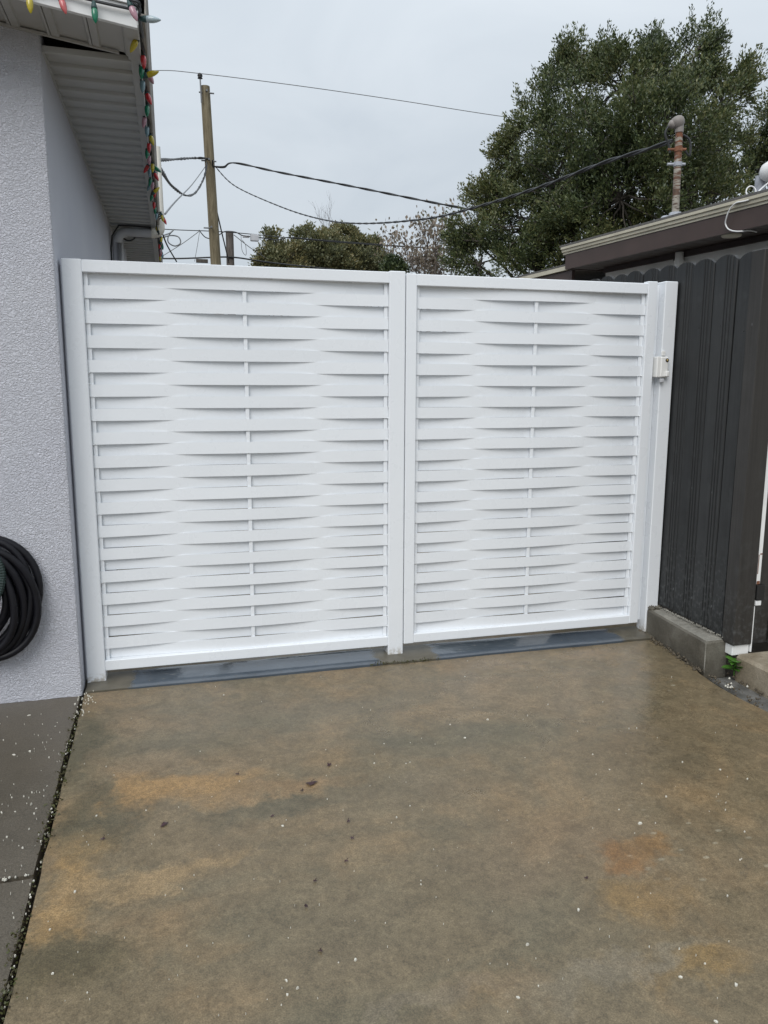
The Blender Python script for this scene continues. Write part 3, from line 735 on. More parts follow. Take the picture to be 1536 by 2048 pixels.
# step and the dark opening
sp_ = MB(); sp_.box((3.205, -2.4, -.12), (4.05, -.64, .082), bev=.016)
tag(sp_.build('concrete_step', STEP), 'low worn concrete step with tan stains outside the dark doorway', 'step')
dj = thing('door_frame', (3.3, -.6, .08), 'narrow rusty white steel door frame behind the dark fence end post', 'door frame')
b = MB(); b.box((e1.x+.001, -.648, .445), (e1.x+.027, -.62, 2.05), bev=.002); b.build('jamb', TRIMW, dj)
b = MB(); b.box((e1.x+.001, -.648, .083), (e1.x+.010, -.62, .33), bev=.002); b.build('lower_jamb', TRIMW, dj)
b = MB(); b.box((e1.x+.001, -.660, .335), (e1.x+.034, -.62, .36), bev=.002); b.build('bracket', TRIMW, dj)
b = MB(); b.box((e1.x+.001, -.662, .362), (e1.x+.048, -.62, .443), bev=.002); b.build('hinge', BLACK, dj)
b = MB(); b.box((e1.x+.004, -.6505, .446), (e1.x+.022, -.6485, .462)); b.box((e1.x+.004, -.6505, .50), (e1.x+.007, -.6485, .60)); b.box((e1.x+.012, -.6505, .60), (e1.x+.024, -.6485, .606)); b.build('rust_patch', RUST, dj)
dg = thing('dark_filler', (3.6, -.5, .08), 'black boards added to darken the opening behind the white frame', 'dark filler')  # dark boards added in place of the opening's dark interior
for i in range(6):
    b = MB(); x = e1.x+.055+i*.125; b.box((x, -.56-.012*(i % 2), .09), (x+.121, -.53, 2.05), bev=.003); b.build('board', ENDPOST, dg)

b = MB(); b.box((e1.x-.02, -.50, .09), (e1.x+.5, -.48, 2.05)); b.build('dark_backing', BLACK, dg)  # black sheet added so the hole behind the boards stays dark
# weed between block and step
wd = thing('weed', (3.225, -.66, -.02), 'small bright green leafy weed growing between kerb block and step', 'plant')
wc = gnd(1468, 1347)
b = MB(); b.tube([wc+V((0, 0, -.01)), wc+V((0, 0, .03)), wc+V((.005, -.005, .07))], .003, 5); b.build('stem', LEAF_WEED, wd)
for i in range(22):
    a = i*2.4; L = U(.045, .068); tilt = U(.05, .7); hgt = U(.005, .07)
    b = MB(); d = V((math.cos(a)*math.cos(tilt), math.sin(a)*math.cos(tilt), math.sin(tilt))); s_ = V((-math.sin(a), math.cos(a), 0)); up = d.cross(s_)*-1
    base = wc+V((0, 0, hgt)); P = []
    for u, wd_ in ((0, .05), (.25, .6), (.5, .8), (.75, .62), (1, .05)):
        c = base+d*(L*u)-V((0, 0, .02*u*u)); P += [c-s_*(L*.45*wd_)+V((0, 0, .003)), c, c+s_*(L*.45*wd_)+V((0, 0, .003))]
    Q = [q for k in range(4) for q in ((3*k, 3*k+1, 3*k+4, 3*k+3), (3*k+1, 3*k+2, 3*k+5, 3*k+4))]
    b.add(P, Q, True); b.build('leaf', LEAF_WEED, wd)

# ================================================================ neighbour house
A0 = V((3.683, 2.263, 0)); tdir = V((.1073, -.9942, 0)).normalized(); ndir = V((.9942, .1073, 0)).normalized()
MN = Matrix(((tdir.x, ndir.x, 0, A0.x), (tdir.y, ndir.y, 0, A0.y), (0, 0, 1, 0), (0, 0, 0, 1)))   # local x along the eave towards the street, y into the house
nh = thing('neighbour_house', (5, 1, 0), 'neighbouring white stucco house with brown fascia and cream drip edge behind the picket fence', 'house')
def nbox(name, a, c, mat, par=nh, bev=0):
    b = MB(); b.box(a, c, MN, bev); return b.build(name, mat, par)
ZN = 2.385
nbox('wall', (.17, .285, -.1), (7, 4.5, ZN+.06), NWALL)
nbox('fascia', (0, 0, ZN), (7, .024, ZN+.118), BROWN)
nbox('end_fascia', (.0, .024, ZN), (.024, 4.5, ZN+.118), BROWN)
b = MB()
pr = [(.022, ZN+.119), (-.006, ZN+.119), (-.006, ZN+.133), (-.018, ZN+.137), (-.020, ZN+.155), (-.030, ZN+.160), (-.031, ZN+.178), (.03, ZN+.186)]
P = [MN @ V((x, y, z)) for y, z in pr for x in (-.03, 7.03)]; n = len(pr)
b.add(P, [(2*i, 2*((i+1) % n), 2*((i+1) % n)+1, 2*i+1) for i in range(n)]); b.add([P[2*i] for i in range(n)], [tuple(range(n))])
b.build('drip_edge', CREAM, nh)
b = MB(); P = [MN @ V(p) for p in ((-.05, -.03, ZN+.18), (7, -.03, ZN+.18), (7, 4.5, ZN+.55), (-.05, 4.5, ZN+.55), (-.05, -.03, ZN+.195), (7, -.03, ZN+.195), (7, 4.5, ZN+.565), (-.05, 4.5, ZN+.565))]
b.add(P, [(0,3,2,1),(4,5,6,7),(0,1,5,4),(1,2,6,5),(2,3,7,6),(3,0,4,7)]); b.build('roof', ROOFM, nh)
b = MB(); b.box((0, 0, .004), (.108, .26, .012), None, .002); b.box((.108, 0, .008), (.112, .26, .014)); sm_ = b.mesh('soffit_board'); sm_.materials.append(BROWNSOF)
for i in range(60):
    o = bpy.data.objects.new('soffit_board', sm_); COL.objects.link(o); o.parent = nh; o.matrix_parent_inverse = nh.matrix_basis.inverted()
    o.matrix_basis = MN @ Matrix.Translation((.03+i*.112, .025, ZN+U(0, .0015)))
nbox('frieze_board', (.17, .262, ZN-.035), (7, .284, ZN+.003), BROWNSOF)
vp = atX(1345, 515, 3.98)
b = MB(); lx = (MN.inverted() @ vp).x
b.tube([MN @ V((lx, .245, z)) for z in (0, 2.2, ZN-.002)], .030, 12); wp = b.build('wall_pipe', NWALL, nh)
b = MB(); b.tube([MN @ V((lx, .245, z)) for z in (2.29, 2.325)], .037, 12); b.box((lx-.05, .262, 2.30), (lx+.05, .284, 2.315), MN); b.build('pipe_collar', NWALL, wp)
b = MB(); b.tube([MN @ V(p) for p in ((.3, .275, 2.365), (.75, .275, 2.36), (lx-.09, .275, 2.352), (lx-.08, .275, 2.25), (lx-.08, .275, 1.6))], .005, 6); b.build('wall_cable', BLACKCABLE, nh)
# disc light and white cable hanging over the fascia
dl = MN.inverted() @ atZ(1463, 470, ZN)
b = MB(); b.lathe([(0, -.012), (.055, -.012), (.062, -.004), (.062, .002)], MN @ Matrix.Translation((dl.x, dl.y, ZN)), 20)
tag(b.build('disc_light', CREAM), 'flat round cream light fixture under the brown soffit', 'light')
px_c = [(1536, 366, .35), (1520, 378, .2), (1508, 392, .08), (1505, 384, .1), (1512, 374, .18), (1505, 371, .2), (1494, 377, .2), (1491, 386, .16), (1500, 395, .02), (1512, 398, -.02)]
def nplane(px, py, off):   # point on the vertical plane parallel to the neighbour's fascia
    o_ = A0+ndir*off; d = ray(px, py); return CP+d*((o_-CP).dot(ndir)/d.dot(ndir))
pts = [nplane(x, y, o_) for x, y, o_ in px_c[:1]]+[nplane(1520, 380, .12), nplane(1508, 395, .0), nplane(1490, 402, -.034), nplane(1472, 406, -.036), nplane(1460, 418, -.036), nplane(1453, 435, -.030), nplane(1451, 448, -.02), nplane(1458, 459, -.016), nplane(1475, 463, -.012), atZ(1500, 461, ZN-.004), atZ(1513, 464, ZN-.004)]
b = MB(); b.tube(smooth_path(pts, 5), .0045, 6)
tag(b.build('white_cable', WHITEP), 'thin white cable drooping from the roof edge over the brown fascia', 'cable')
b = MB(); c0 = nplane(1502, 384, .3)
b.tube([c0+R_*(.032*math.cos(a))+U_*(.038*math.sin(a)) for a in [2*math.pi*i/20 for i in range(21)]], .0045, 6, False)
tag(b.build('white_cable', WHITEP), 'small white cable loop lying on the roof beside the floodlight stand', 'cable')
fl = thing('floodlight', nplane(1518, 395, .45), 'white round headed floodlight on a grey pipe stand on the roof edge', 'light')
p0 = nplane(1517, 402, .45); p1 = nplane(1522, 352, .45)
b = MB(); b.tube([p0-V((0, 0, .1)), p0, p1], .034, 12); b.build('stand', GREYPVC, fl)
p2 = nplane(1536, 345, .45); dd = (p2-p1).normalized(); M = Matrix.Translation(p1+dd*.02) @ dd.to_track_quat('Z', 'Y').to_matrix().to_4x4()
b = MB(); b.lathe([(0, -.01), (.04, .0), (.062, .03), (.066, .07), (.055, .12), (.05, .16), (0, .165)], M, 16); b.build('head', WHITEP, fl)
# roof caps
for (px, py, hh, lab) in ((1331, 452, .055, 'small squat grey vent cap on the neighbour roof beside the mast'),):
    p = nplane(px, py, .55); b = MB(); b.lathe([(.036, -.15), (.036, hh*.6), (.05, hh*.62), (.05, hh), (.03, hh+.02), (0, hh+.022)], Matrix.Translation(p), 10)
    tag(b.build('roof_vent', GREYPVC), lab, 'vent')
# service mast
ma = atD(1350, 441, 6.35); mt = atD(1359, 252, 6.35)
mast = thing('service_mast', (ma.x, ma.y, 2.4), 'rusty galvanised electrical service mast rising from the neighbour roof', 'mast')
md = (mt-ma).normalized(); ml = (mt-ma).length
b = MB(); b.tube([ma-md*.25, ma, ma+md*ml*.5, ma+md*(ml-.03)], .0255, 14); b.build('pipe', MAST, mast)
b = MB(); b.lathe([(.046, -.2), (.046, .05), (.040, .055), (.030, .058)], Matrix.Translation(ma), 12); b.build('flashing_boot', GREYPVC, mast)
b = MB(); b.tube([mt-md*.045, mt+md*.005], .030, 14)
hm = Matrix.Translation(mt+md*.02-R_*.012) @ (md-R_*.35).normalized().to_track_quat('Z', 'Y').to_matrix().to_4x4()
b.lathe([(.031, -.03), (.043, -.015), (.048, .008), (.045, .026), (.034, .040), (.018, .047), (0, .049)], hm, 16)
b.lathe([(.026, -.02), (.029, .008), (.021, .022), (0, .025)], Matrix.Translation(mt+md*.012-R_*.055) @ (md*.4-R_).normalized().to_track_quat('Z', 'Y').to_matrix().to_4x4(), 12)
b.build('weatherhead', MASTHEAD, mast)
for f_, mt_ in ((.755, RUST), (.60, GREYPVC)):
    c = ma+md*ml*f_; b = MB(); b.tube([c-md*.015, c+md*.013], .031, 12); b.tube([c, c-R_*.075], .010, 6); b.tube([c, c+R_*.055], .010, 6); b.build('clamp', mt_, mast)
b = MB(); b.tube(smooth_path([mt-R_*.07+md*.01, mt-R_*.10-md*.05, ma+md*ml*.80-R_*.07, ma+md*ml*.72-R_*.06], 5), .008, 6)
b.tube(smooth_path([mt+R_*.03-md*.06, mt+R_*.08-md*.10, mt+R_*.085-md*.2, ma+md*ml*.74+R_*.05], 5), .008, 6); b.build('drip_leads', BLACKCABLE, mast)

# lower eave of the house beyond
oh = thing('far_roof', (4.4, 4.5, 0), 'lower brown roof edge with cream drip just behind the neighbour house', 'roof')
q0 = atZ(1142, 531, 2.44); q1 = atZ(1000, 566, 2.44); td = (q1-q0).normalized(); nd = V((-td.y, td.x, 0))
if nd.x < 0: nd = -nd
MO = Matrix(((td.x, nd.x, 0, q0.x), (td.y, nd.y, 0, q0.y), (0, 0, 1, 0), (0, 0, 0, 1))); LL = (q1-q0).length
for nm, a, c, mt_ in (('fascia', (0, .012, 2.27), (LL, .04, 2.408), BROWN), ('drip_edge', (-.01, -.01, 2.410), (LL, .03, 2.445), CREAM), ('roof', (-.01, -.012, 2.447), (LL, 2, 2.46), ROOFM), ('wall', (.1, .35, -.1), (LL, 2, 2.268), NWALL)):
    b = MB(); b.box(a, c, MO); b.build(nm, mt_, oh)

# ================================================================ poles and wires
def pole(px_top, py_top, D, r0, r1, mat, label, lean=0):
    top = atD(px_top, py_top, D); base = V((top.x+lean, top.y, -.1))
    t_ = thing('utility_pole', base, label, 'utility pole')
    pts = [base.lerp(top, i/8) for i in range(9)]
    b = MB(); b.tube(pts, [r1+(r0-r1)*i/8 for i in range(9)], 14); b.build('shaft', mat, t_); return t_, top, base
D1, D2 = 23.0, 29.0
p1o, t1, b1 = pole(410, 173, D1, .125, .165, POLE1, 'tall tan timber utility pole with a pin insulator on top', .28)
def pl1(py): d = ray(415, py); return atD(410+(py-173)*.034, py, D1)
b = MB(); q = atD(400, 152, D1-.1); b.tube([atD(403, 205, D1-.15), atD(401, 170, D1-.15), q], .022, 6); b.build('top_pin', GREYWIRE, p1o)
b = MB(); b.lathe([(.02, -.08), (.07, -.06), (.05, -.03), (.07, 0), (.06, .04), (.03, .07), (0, .08)], Matrix.Translation(q), 10); b.build('insulator', BLACK, p1o)
for py in (183, 320, 455):
    b = MB(); c = atD(410+(py-173)*.034+3, py, D1-.17); b.tube([c, c-V((0, .12, 0))], .03, 6); b.tube([c+V((-.2, .1, 0)), c+V((.2, .1, 0))], .02, 6); b.build('bolt', GREYWIRE, p1o)
p2o, t2, b2_ = pole(459, 464, D2, .135, .15, POLE2, 'short weathered grey utility pole stub carrying cables')
def wire(label, pts, r, mat=BLACKCABLE, twist=0, sub=8, name='overhead_wire'):
    P = smooth_path([atD(*p) for p in pts], sub); b = MB()
    if twist:
        for ph in (0, math.pi):
            Q = []; L = 0
            for i, p in enumerate(P):
                if i: L += (p-P[i-1]).length
                t_ = (P[min(i+1, len(P)-1)]-P[max(0, i-1)]).normalized(); s_ = t_.cross(V((0, 0, 1))).normalized(); u_ = s_.cross(t_)
                Q.append(p+s_*(r*.8*math.cos(L*twist+ph))+u_*(r*.8*math.sin(L*twist+ph)))
            b.tube(Q, r, 6)
    else: b.tube(P, r, 6)
    return tag(b.build(name, mat), label, 'wire')
DM = 6.4
def dl_(f): return 1/((1-f)/D1+f/DM)
wire('thick twisted service cable sagging from the tall pole to the rusty mast', [(432, 335, 22.9), (470, 372, 21.4), (560, 413, 18.5), (640, 438, 16.0), (720, 447, 13.6), (850, 438, 11.0), (960, 412, 9.3), (1080, 374, 8.0), (1200, 328, 7.1), (1290, 300, 6.6), (1345, 282, 6.35)], .0095, BLACKCABLE, 9, 16)
wire('thick twisted cable running straighter from the tall pole into the oak crown', [(428, 333, 22.9), (448, 334, 22.8), (470, 326, 22.6), (560, 345, 22), (700, 372, 21), (850, 402, 20), (925, 416, 19.5), (1010, 430, 19), (1150, 452, 18), (1290, 468, 17)], .017, BLACKCABLE, 5, 14)
wire('thin bare primary wire crossing high over the top of the tall pole', [(180, 150, 27), (310, 141, 24), (400, 147, 22.9), (600, 172, 23), (800, 201, 23.5), (1020, 235, 24), (1250, 262, 25)], .010, GREYWIRE)
wire('black twisted cable from the tall pole toward the house gutter', [(313, 320, 14), (345, 319, 18), (390, 316, 22.3), (418, 317, 22.9)], .02, BLACKCABLE, 6)
wire('looping black cable drooping between the gutter and the tall pole', [(313, 322, 9), (325, 345, 11), (345, 373, 14), (372, 391, 17.5), (392, 384, 20), (408, 355, 22), (414, 325, 22.8)], .017, BLACKCABLE, 8)
wire('thin slanting wire from the tall pole down to the conduit riser', [(410, 334, 22.8), (385, 368, 18), (352, 402, 12), (330, 428, 9)], .011, GREYWIRE)
wire('black service lead running down the tall pole to the grey stub', [(425, 320, 22.8), (430, 400, 23.5), (440, 450, 24.5), (452, 500, 27), (458, 526, 28.6)], .02)
wire('upper telephone strand crossing behind both poles above the gate', [(300, 457, 30), (360, 460, 29.5), (415, 462, 29), (465, 465, 28.8), (520, 470, 30), (600, 478, 33), (720, 488, 36), (860, 497, 40), (1000, 505, 44)], .016)
wire('drooping telephone drop hung from the strand behind the tall pole', [(398, 460, 29), (410, 474, 29), (424, 477, 29), (438, 470, 29), (450, 463, 29), (470, 464, 29), (485, 471, 29.2), (500, 473, 29.4)], .018)
wire('sagging telephone cable leaving the grey splice box', [(515, 475, 29.6), (535, 477, 30), (548, 480, 30.2), (565, 478, 30.6), (577, 475, 31), (640, 480, 32), (760, 489, 35), (900, 499, 39)], .022)
wire('heavy lower cable bundle crossing behind both poles just above the gate', [(310, 517, 29), (360, 517, 28.8), (415, 515, 28.7), (450, 514, 28.8), (480, 516, 29), (540, 525, 30), (640, 536, 33), (760, 548, 36)], .028)
wire('thin guy wire slanting left from the telephone strand', [(399, 462, 29), (365, 487, 29), (320, 515, 29)], .013, GREYWIRE)
wire('thin guy wire slanting right from the grey pole stub', [(468, 470, 29), (500, 495, 31), (530, 515, 33)], .013, GREYWIRE)
wire('thin drop wire hanging vertically between the gutter and tall pole', [(399, 464, 29), (395, 490, 29), (389, 523, 29)], .010, GREYWIRE)
wire('loose dangling wire under the splice box near the grey stub', [(482, 470, 29.2), (484, 500, 29.2), (492, 510, 29.2), (491, 490, 29.2), (484, 480, 29.2)], .010, GREYWIRE)
wire('coiled grey lead looping off the house gutter beside the conduit riser', [(326, 471, 8.5), (340, 466, 9), (348, 459, 9), (337, 472, 9), (337, 485, 9), (350, 492, 9), (361, 486, 9), (357, 474, 9), (342, 471, 9), (326, 475, 8.5)], .007, GREYWIRE, 0, 6)
wire('black lead falling from the gutter behind the gate top', [(326, 470, 8.3), (335, 492, 8.6), (353, 523, 9.2)], .008, BLACKCABLE)
bx = thing('splice_box', atD(509, 476, 29.5), 'small grey cable splice box hanging from the telephone strand', 'box')
c = atD(509, 476, 29.5); b = MB(); b.box(tuple(c-V((.15, .06, .115))), tuple(c+V((.15, .06, .115))), bev=.02); b.build('case', PIPE, bx)
c2 = atD(492, 473, 29.5); b = MB(); b.box(tuple(c2-V((.12, .04, .04))), tuple(c2+V((.12, .04, .04))), bev=.01); b.build('connector', PIPE, bx)
b = MB(); c = atD(404, 522, 28.5); b.box(tuple(c-V((.2, .05, .06))), tuple(c+V((.2, .05, .06))), bev=.01)
tag(b.build('cable_terminal', BARK), 'small brown terminal box beside the tall pole just above the gate', 'box')

# ================================================================ trees
def leaf_quads(b, c, d, n, L, lw, spread, rn):
    for _ in range(n):
        p = c + V((rn.gauss(0, spread), rn.gauss(0, spread), rn.gauss(0, spread*.8)))
        a = (d*1.1 + V((rn.uniform(-1, 1), rn.uniform(-1, 1), rn.uniform(-.7, .9)))).normalized()
        s_ = a.cross(V((rn.uniform(-1, 1), rn.uniform(-1, 1), rn.uniform(-1, 1))))
        if s_.length < 1e-3: continue
        s_.normalize(); l = L*rn.uniform(.7, 1.3); w2 = lw*rn.uniform(.7, 1.3)*.5
        b.add([p, p+a*(l*.5)+s_*w2, p+a*l, p+a*(l*.5)-s_*w2], [(0, 1, 2, 3)])
def limb(b, a, c, r0, r1, rn, wob=.15, n=6):
    pts = []; L = (c-a).length
    for i in range(n+1):
        t_ = i/n; p = a.lerp(c, t_)
        if 0 < i < n: p += V((rn.uniform(-1, 1), rn.uniform(-1, 1), rn.uniform(-.5, .8)))*(wob*L*.15)
        pts.append(p)
    b.tube(pts, [r0+(r1-r0)*i/n for i in range(n+1)], 6, False); return pts
def tree(name, label, base_px, D, lobes, mat, twigs_per, leaves, L, lw, seed, trunk_r, bark=None, cat='tree', group=None, depth=1.0, twig_vis=1.0, fork=.35, spray=.55, clumps=16):
    rn = random.Random(seed); bark = bark or BARK
    base = atD(base_px, 600, D); base.z = -.05
    t_ = thing(name, base, label, cat, group)
    cb, tb = MB(), MB(); k = D/FPX
    cents = [(atD(px, py, D+dz*depth), r*k) for px, py, r, dz in lobes]
    zmin = min(c.z for c, r in cents); forkp = V((base.x, base.y, max(1.2, zmin*fork+base.z)))
    tb.tube([base, base.lerp(forkp, .5)+V((.05, 0, 0)), forkp], [trunk_r*1.3, trunk_r, trunk_r*.8], 10)
    for c, r in cents:
        pts = limb(tb, forkp, c, trunk_r*.30, trunk_r*.05, rn, .7, 8)
        nC = max(3, int(clumps*(r/(80*k))**2))
        for ci in range(nC):
            d = V((rn.gauss(0, 1), rn.gauss(0, 1), rn.gauss(0, 1)+.1)).normalized()
            rad = r*(.35+.6*rn.random()**.6); cr_ = r*rn.uniform(.20, .36)
            cc = c+V((d.x*rad, d.y*rad, d.z*rad*.95))
            limb(tb, c, cc, trunk_r*.07, trunk_r*.02, rn, .6, 4)
            for i in range(int(twigs_per*rn.uniform(.6, 1.2))):
                e_ = V((rn.gauss(0, 1), rn.gauss(0, 1), rn.gauss(0, .8))).normalized()
                p = cc+e_*(cr_*rn.random()**.5)
                dirn = (d*.5+e_*.5+V((0, 0, .6))+V((rn.uniform(-.4, .4), rn.uniform(-.4, .4), rn.uniform(-.2, .4)))).normalized()
                ln = spray*rn.uniform(.5, 1.3)
                if rn.random() < .12*twig_vis: limb(tb, cc, p+dirn*ln*.8, trunk_r*.02, trunk_r*.007, rn, .6, 3)
                m_ = 4
                for q in range(m_):
                    leaf_quads(cb, p+dirn*(ln*(q-.8)/m_), dirn, max(1, leaves//m_), L, lw, L*(1.0-.2*q), rn)
    tb.build('trunk', bark, t_); cb.build('crown', mat, t_); return t_
big = [(1350,150,88,0),(1305,115,44,.5),(1395,98,40,-.5),(1440,185,62,.4),(1250,175,85,-.6),(1150,170,70,.3),(1115,135,36,0),(1085,240,68,-.4),(1190,285,100,-1.2),(1320,270,115,-1.2),(1425,300,78,.2),(1035,345,70,.2),(1120,380,95,-1.0),
       (1240,400,110,-1.4),(1370,400,95,-.8),(965,430,58,.2),(1045,460,85,-.6),(1160,490,95,-1.0),(1290,500,90,-1.0),(920,505,42,.4),(960,530,55,0),(1070,540,70,-.5),(1420,420,48,.6),(1465,250,36,.8),(1200,130,40,.6),(1000,395,52,0),(1015,305,40,.2),(945,480,48,0),(1460,150,40,.5)]
tree('oak_tree', 'big dark evergreen oak with a dense uneven crown behind the neighbour roof', 1220, 17.0, big, LEAF_OAK, 20, 32, .066, .027, 3, .34, spray=.40, clumps=17)
tree('oak_tree', 'sparse leafy oak limb cluster beyond the floodlight with sky showing through', 1590, 19.0, [(1530,255,34,0),(1565,215,45,.3),(1500,285,22,0),(1545,300,34,0),(1500,350,26,.3),(1530,365,26,0),(1590,330,70,0),(1600,240,70,0),(1520,330,20,0)], LEAF_OAK, 14, 24, .08, .034, 9, .24, spray=.45, clumps=14)
tree('far_tree', 'rounded olive brown tree beside the grey pole stub far behind the gate', 560, 38, [(548,500,30,0),(530,525,22,.4),(572,520,34,-.5),(535,538,20,0),(560,540,30,0)], LEAF_OLIVE, 16, 20, .15, .075, 21, .2, spray=.5, clumps=70)
tree('far_tree', 'middle olive tree with a lumpy crown far behind the gate', 625, 39, [(612,488,30,0),(640,505,38,-.3),(600,525,36,.2),(648,530,40,0)], LEAF_OLIVE, 16, 20, .15, .075, 22, .2, spray=.5, clumps=70)
tree('far_tree', 'tallest olive brown tree of the far row with a flat topped crown', 690, 40, [(690,478,24,0),(668,488,28,.2),(710,492,22,0),(680,518,46,-.4),(715,530,38,0),(660,470,14,0),(703,470,14,0)], LEAF_OLIVE, 16, 20, .15, .075, 23, .24, spray=.5, clumps=70)
tree('far_tree', 'low golden olive tree at the end of the far row', 745, 41, [(738,500,24,0),(752,520,30,-.2),(728,530,34,0),(765,540,24,0)], LEAF_OLIVE, 16, 20, .15, .075, 24, .18, spray=.5, clumps=70)
tree('shrub', 'small dark green bush showing above the gate middle post', 788, 33, [(788,535,18,0),(795,545,16,0),(778,548,14,0)], LEAF_OAK, 16, 20, .13, .07, 25, .08, cat='shrub', clumps=120, spray=.3)
def bare(name, label, base_px, top, D, seed, spread, leafn, mat, levels=5, r0=.07, lean=0):
    rn = random.Random(seed); base = atD(base_px, 600, D); base.z = -.05
    t_ = thing(name, base, label, 'tree'); tb, cb = MB(), MB(); H = atD(top[0], top[1], D)
    def grow(p, d, L, r, lv):
        n = 4; pts = [p]
        for i in range(n):
            d = (d+V((rn.uniform(-.25, .25), rn.uniform(-.25, .25), rn.uniform(-.05, .2)))).normalized(); pts.append(pts[-1]+d*(L/n))
        tb.tube(pts, [r*(1-.4*i/n) for i in range(n+1)], 5 if lv > 2 else 4, False)
        if lv <= 2 and leafn and rn.random() < .8: leaf_quads(cb, pts[-1], d, rn.randint(1, leafn), .17, .10, .28, rn)
        if lv <= 0: return
        for _ in range(rn.choice((2, 3, 3))):
            dd = (d+V((rn.uniform(-1, 1), rn.uniform(-1, 1), rn.uniform(-.2, .7)))*spread).normalized()
            grow(pts[rn.choice((2, 3, 4))], dd, L*rn.uniform(.62, .82), r*.58, lv-1)
    L = (H-base).length; d0 = (H-base).normalized()
    tb.tube([base, base+d0*(L*.45)], [r0*1.3, r0], 6, False); grow(base+d0*(L*.45), d0, L*.21, r0, levels)
    tb.build('trunk', TWIG, t_); cb.build('crown', mat, t_); return t_
bare('bare_tree', 'thin sparse tree with pinkish dry leaves left of the oak crown', 850, (870, 425), 34, 31, .62, 7, LEAF_DRY, 5, .09)
bare('bare_tree', 'slender sparse tree with a small tuft of dry leaves behind the gate', 815, (785, 455), 35, 32, .5, 6, LEAF_DRY, 4, .07)
bare('bare_tree', 'sparse spreading tree touching the oak with few brown leaves', 880, (905, 440), 33, 35, .65, 6, LEAF_DRY, 5, .08)
bare('bare_tree', 'leafless twiggy tree poking above the tallest olive tree', 655, (655, 440), 42, 33, .55, 0, LEAF_DRY, 5, .05)
bare('bare_tree', 'leafless thin tree leaning beside the middle olive tree', 640, (625, 455), 43, 34, .6, 0, LEAF_DRY, 4, .05)
tree('far_tree', 'brownish half bare tree between the dark bush and the oak', 835, 36, [(845,525,34,0),(815,540,26,0),(870,520,30,.3),(880,545,26,0)], LEAF_DRY, 6, 12, .15, .08, 27, .14, clumps=50)

# ================================================================ litter on the ground
def chip(b, x, y, L, w, top=0.0):
    a = rnd()*math.pi; ca, sa = math.cos(a), math.sin(a); z = gz(y)+top; h = U(.001, .004)
    pts = [(-.5*L, -.3*w), (0, -.5*w), (.5*L, -.2*w), (.45*L, .35*w), (0, .5*w), (-.45*L, .3*w)]
    P = [(x+u*ca-v*sa, y+u*sa+v*ca, z+h*(1+.6*math.sin(i*2.1))) for i, (u, v) in enumerate(pts)]
    b.add(P+[(p[0], p[1], z-.002) for p in P], [(0, 1, 2, 3, 4, 5)]+[(i, i+6, (i+1) % 6+6, (i+1) % 6) for i in range(6)])
b = MB()
for _ in range(620):
    px, py = U(-250, 165), U(1400, 2150)
    p = gnd(px, py)
    d = mnoise.noise(V((p.x*3, p.y*3, 0)))+.3
    if p.x > -.03 or p.y > -.14 or rnd() > d+.15+(.5 if -1.35 < p.y < -.65 else 0): continue
    s_ = random.paretovariate(1.9); L = min(.015, .0025*s_); chip(b, p.x, p.y, L, L*U(.2, .5), -.004)
o = stuff(b.build('paint_chips', CHIP)); o['label'] = 'white paint chips scattered over the dark walkway slabs'; o['category'] = 'paint chips'
b = MB()
for _ in range(170):
    p = gnd(U(30, 1500), U(1330, 2048))
    if not (.02 < p.x < 3.0): continue
    L = min(.010, .0022*random.paretovariate(2.4)); chip(b, p.x, p.y, L, L*U(.4, .8), .001)
for px, py, L in [(1157,1820,.022),(975,1440,.02),(900,1450,.014),(820,1525,.012),(768,1488,.012),(820,1612,.014),(1258,1458,.012),(1096,1410,.016),(1055,1432,.012),(1155,1463,.012),(568-375,1632,.02),(150,1784,.022),(595,1978,.016),(935,1322,.016),(1238,1620,.012),(1480,1720,.014),(1365,1525,.016),(1440,1540,.018),(100,1860,.014),(105,1948,.014),(1280,1648,.03)]:
    p = gnd(px, py); L *= .5; chip(b, p.x, p.y, L, L*.6, .001)
o = stuff(b.build('paint_chips', CHIP)); o['label'] = 'scattered white flecks lying on the brown driveway'; o['category'] = 'paint chips'
b = MB()
for px0, py0 in [(172,1388),(165,1400),(176,1410),(160,1425)]:
    for _ in range(9):
        p = gnd(px0+random.gauss(0, 9), py0+random.gauss(0, 9)); L = U(.003, .009); chip(b, p.x, p.y, L, L*U(.5, .9), .0)
for i in range(60):
    y = U(-2.3, -.2); x = -.012+random.gauss(0, .008); L = U(.002, .007); chip(b, x, y, L, L*.7, -.006)
for i in range(36):
    x = U(-.6, -.03); L = U(.003, .009); chip(b, x, -1.466+random.gauss(0, .007), L, L*.7, -.008)
o = stuff(b.build('joint_debris', CHIP)); o['label'] = 'pale grit and chips lodged in the slab joint by the house corner'; o['category'] = 'debris'
b = MB(); rn = random.Random(5)
tuft = [(162,1430),(155,1455),(150,1480),(145,1500),(137,1537),(128,1560),(120,1585),(115,1605),(108,1628),(98,1660),(92,1680),(46,1850),(42,1880),(38,1905),(25,1960),(18,1980),(10,2005)]
for px, py in tuft:
    p = gnd(px, py)
    for _ in range(26):
        c = V((-.012+rn.gauss(0, .012), p.y+rn.gauss(0, .03), gz(p.y)-.004)); leaf_quads(b, c, V((0, 0, .3)), 1, .011, .007, .003, rn)
for _ in range(260):
    y = rn.uniform(-2.4, -.15); c = V((-.012+rn.gauss(0, .006), y, gz(y)-.010)); leaf_quads(b, c, V((0, 0, .2)), 1, .009, .006, .002, rn)
o = stuff(b.build('moss', MOSS)); o['label'] = 'brown green moss growing along the joint between walkway and driveway'; o['category'] = 'moss'
b = MB()
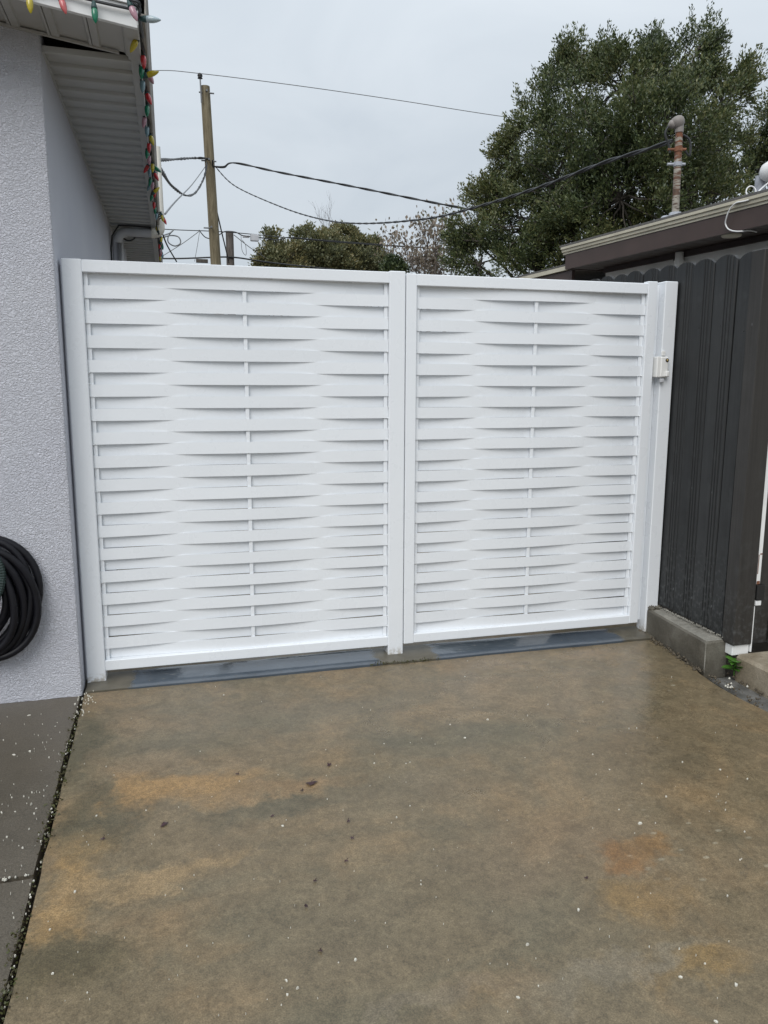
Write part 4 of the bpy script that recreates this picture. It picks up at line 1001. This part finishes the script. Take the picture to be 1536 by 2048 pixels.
for i in range(260):
    t_ = rn.random(); y = .02-.62*t_; x = (3.10-.045*t_)+rn.gauss(-.012, .012)
    weld(b, (x, y, gz(y)+.002), min(.011, .002*rn.paretovariate(1.5)))
for i in range(300):
    y = rn.uniform(-2.2, -.6); x = 3.085+rn.gauss(0, .02) if rn.random() < .6 else 3.195+rn.gauss(0, .01)
    weld(b, (x, y, gz(y)-.018), rn.uniform(.002, .010))
o = stuff(b.build('gravel', GRIT)); o['label'] = 'brown crumbled grit along the kerb block and drain strip'; o['category'] = 'gravel'
b = MB()
for i in range(7):
    p = gnd(rn.uniform(1450, 1475), rn.uniform(1362, 1374)); weld(b, (p.x, p.y, p.z-.005), rn.uniform(.004, .008))
for px, py in ((1495,1370),(1487,1402),(1459,1354),(1523,1372)): 
    p = gnd(px, py); weld(b, (p.x, p.y, p.z-.008), .008)
o = stuff(b.build('pebbles', CHIP)); o['label'] = 'pale pebbles lying in the drain strip below the green weed'; o['category'] = 'pebbles'
b = MB()
for i in range(160):
    p = gnd(rn.uniform(735, 875), 1330-(rn.uniform(0, 1))*12+rn.gauss(0, 3)); 
    leaf_quads(b, V((p.x, -.112+rn.gauss(0, .008), -.002)), V((0, 0, .3)), 1, .010, .006, .002, rn)
o = stuff(b.build('moss', MOSS)); o['label'] = 'dark moss tufts along the threshold edge near the middle post'; o['category'] = 'moss'
def dead_leaf(px, py, L, label):
    p = gnd(px, py); rn_ = random.Random(px); a = rn_.uniform(0, 6.28); b = MB(); n = 9; P = [(p.x, p.y, p.z+.008)]
    for i in range(n):
        t_ = 2*math.pi*i/n; r = L*.5*(1+.35*math.sin(3*t_+px)); u, v = r*math.cos(t_), r*.62*math.sin(t_)
        P.append((p.x+u*math.cos(a)-v*math.sin(a), p.y+u*math.sin(a)+v*math.cos(a), p.z+.003+.004*rn_.random()))
    b.add(P, [(0, 1+i, 1+(i+1) % n) for i in range(n)]); q = V(P[3]); b.tube([q, q+V((L*.2, L*.15, .004)), q+V((L*.35, L*.1, .006))], .0012, 4)
    b.build('blade', LEAFDARK, tag(thing('fallen_leaf', p, label, 'leaf'), label, 'leaf')) if False else tag(b.build('fallen_leaf', LEAFDARK), label, 'leaf', 'dead leaves on the driveway' if label.startswith('tiny') else None)
dead_leaf(623, 1568, .045, 'curled dark maroon leaf, largest on the driveway')
dead_leaf(328, 1651, .030, 'dark curled leaf lying alone on tan concrete near the moss joint')
dead_leaf(658, 1531, .022, 'small blackish leaf just beyond the largest maroon leaf')
for px, py in ((697,1644),(704,1678),(692,1724),(613,1815),(641,1904),(630,1764),(544,1634),(604,1583),(1172,1758),(475,1550),(206,1680)):
    dead_leaf(px, py, .014, 'tiny dark leaf scrap on the wet driveway')
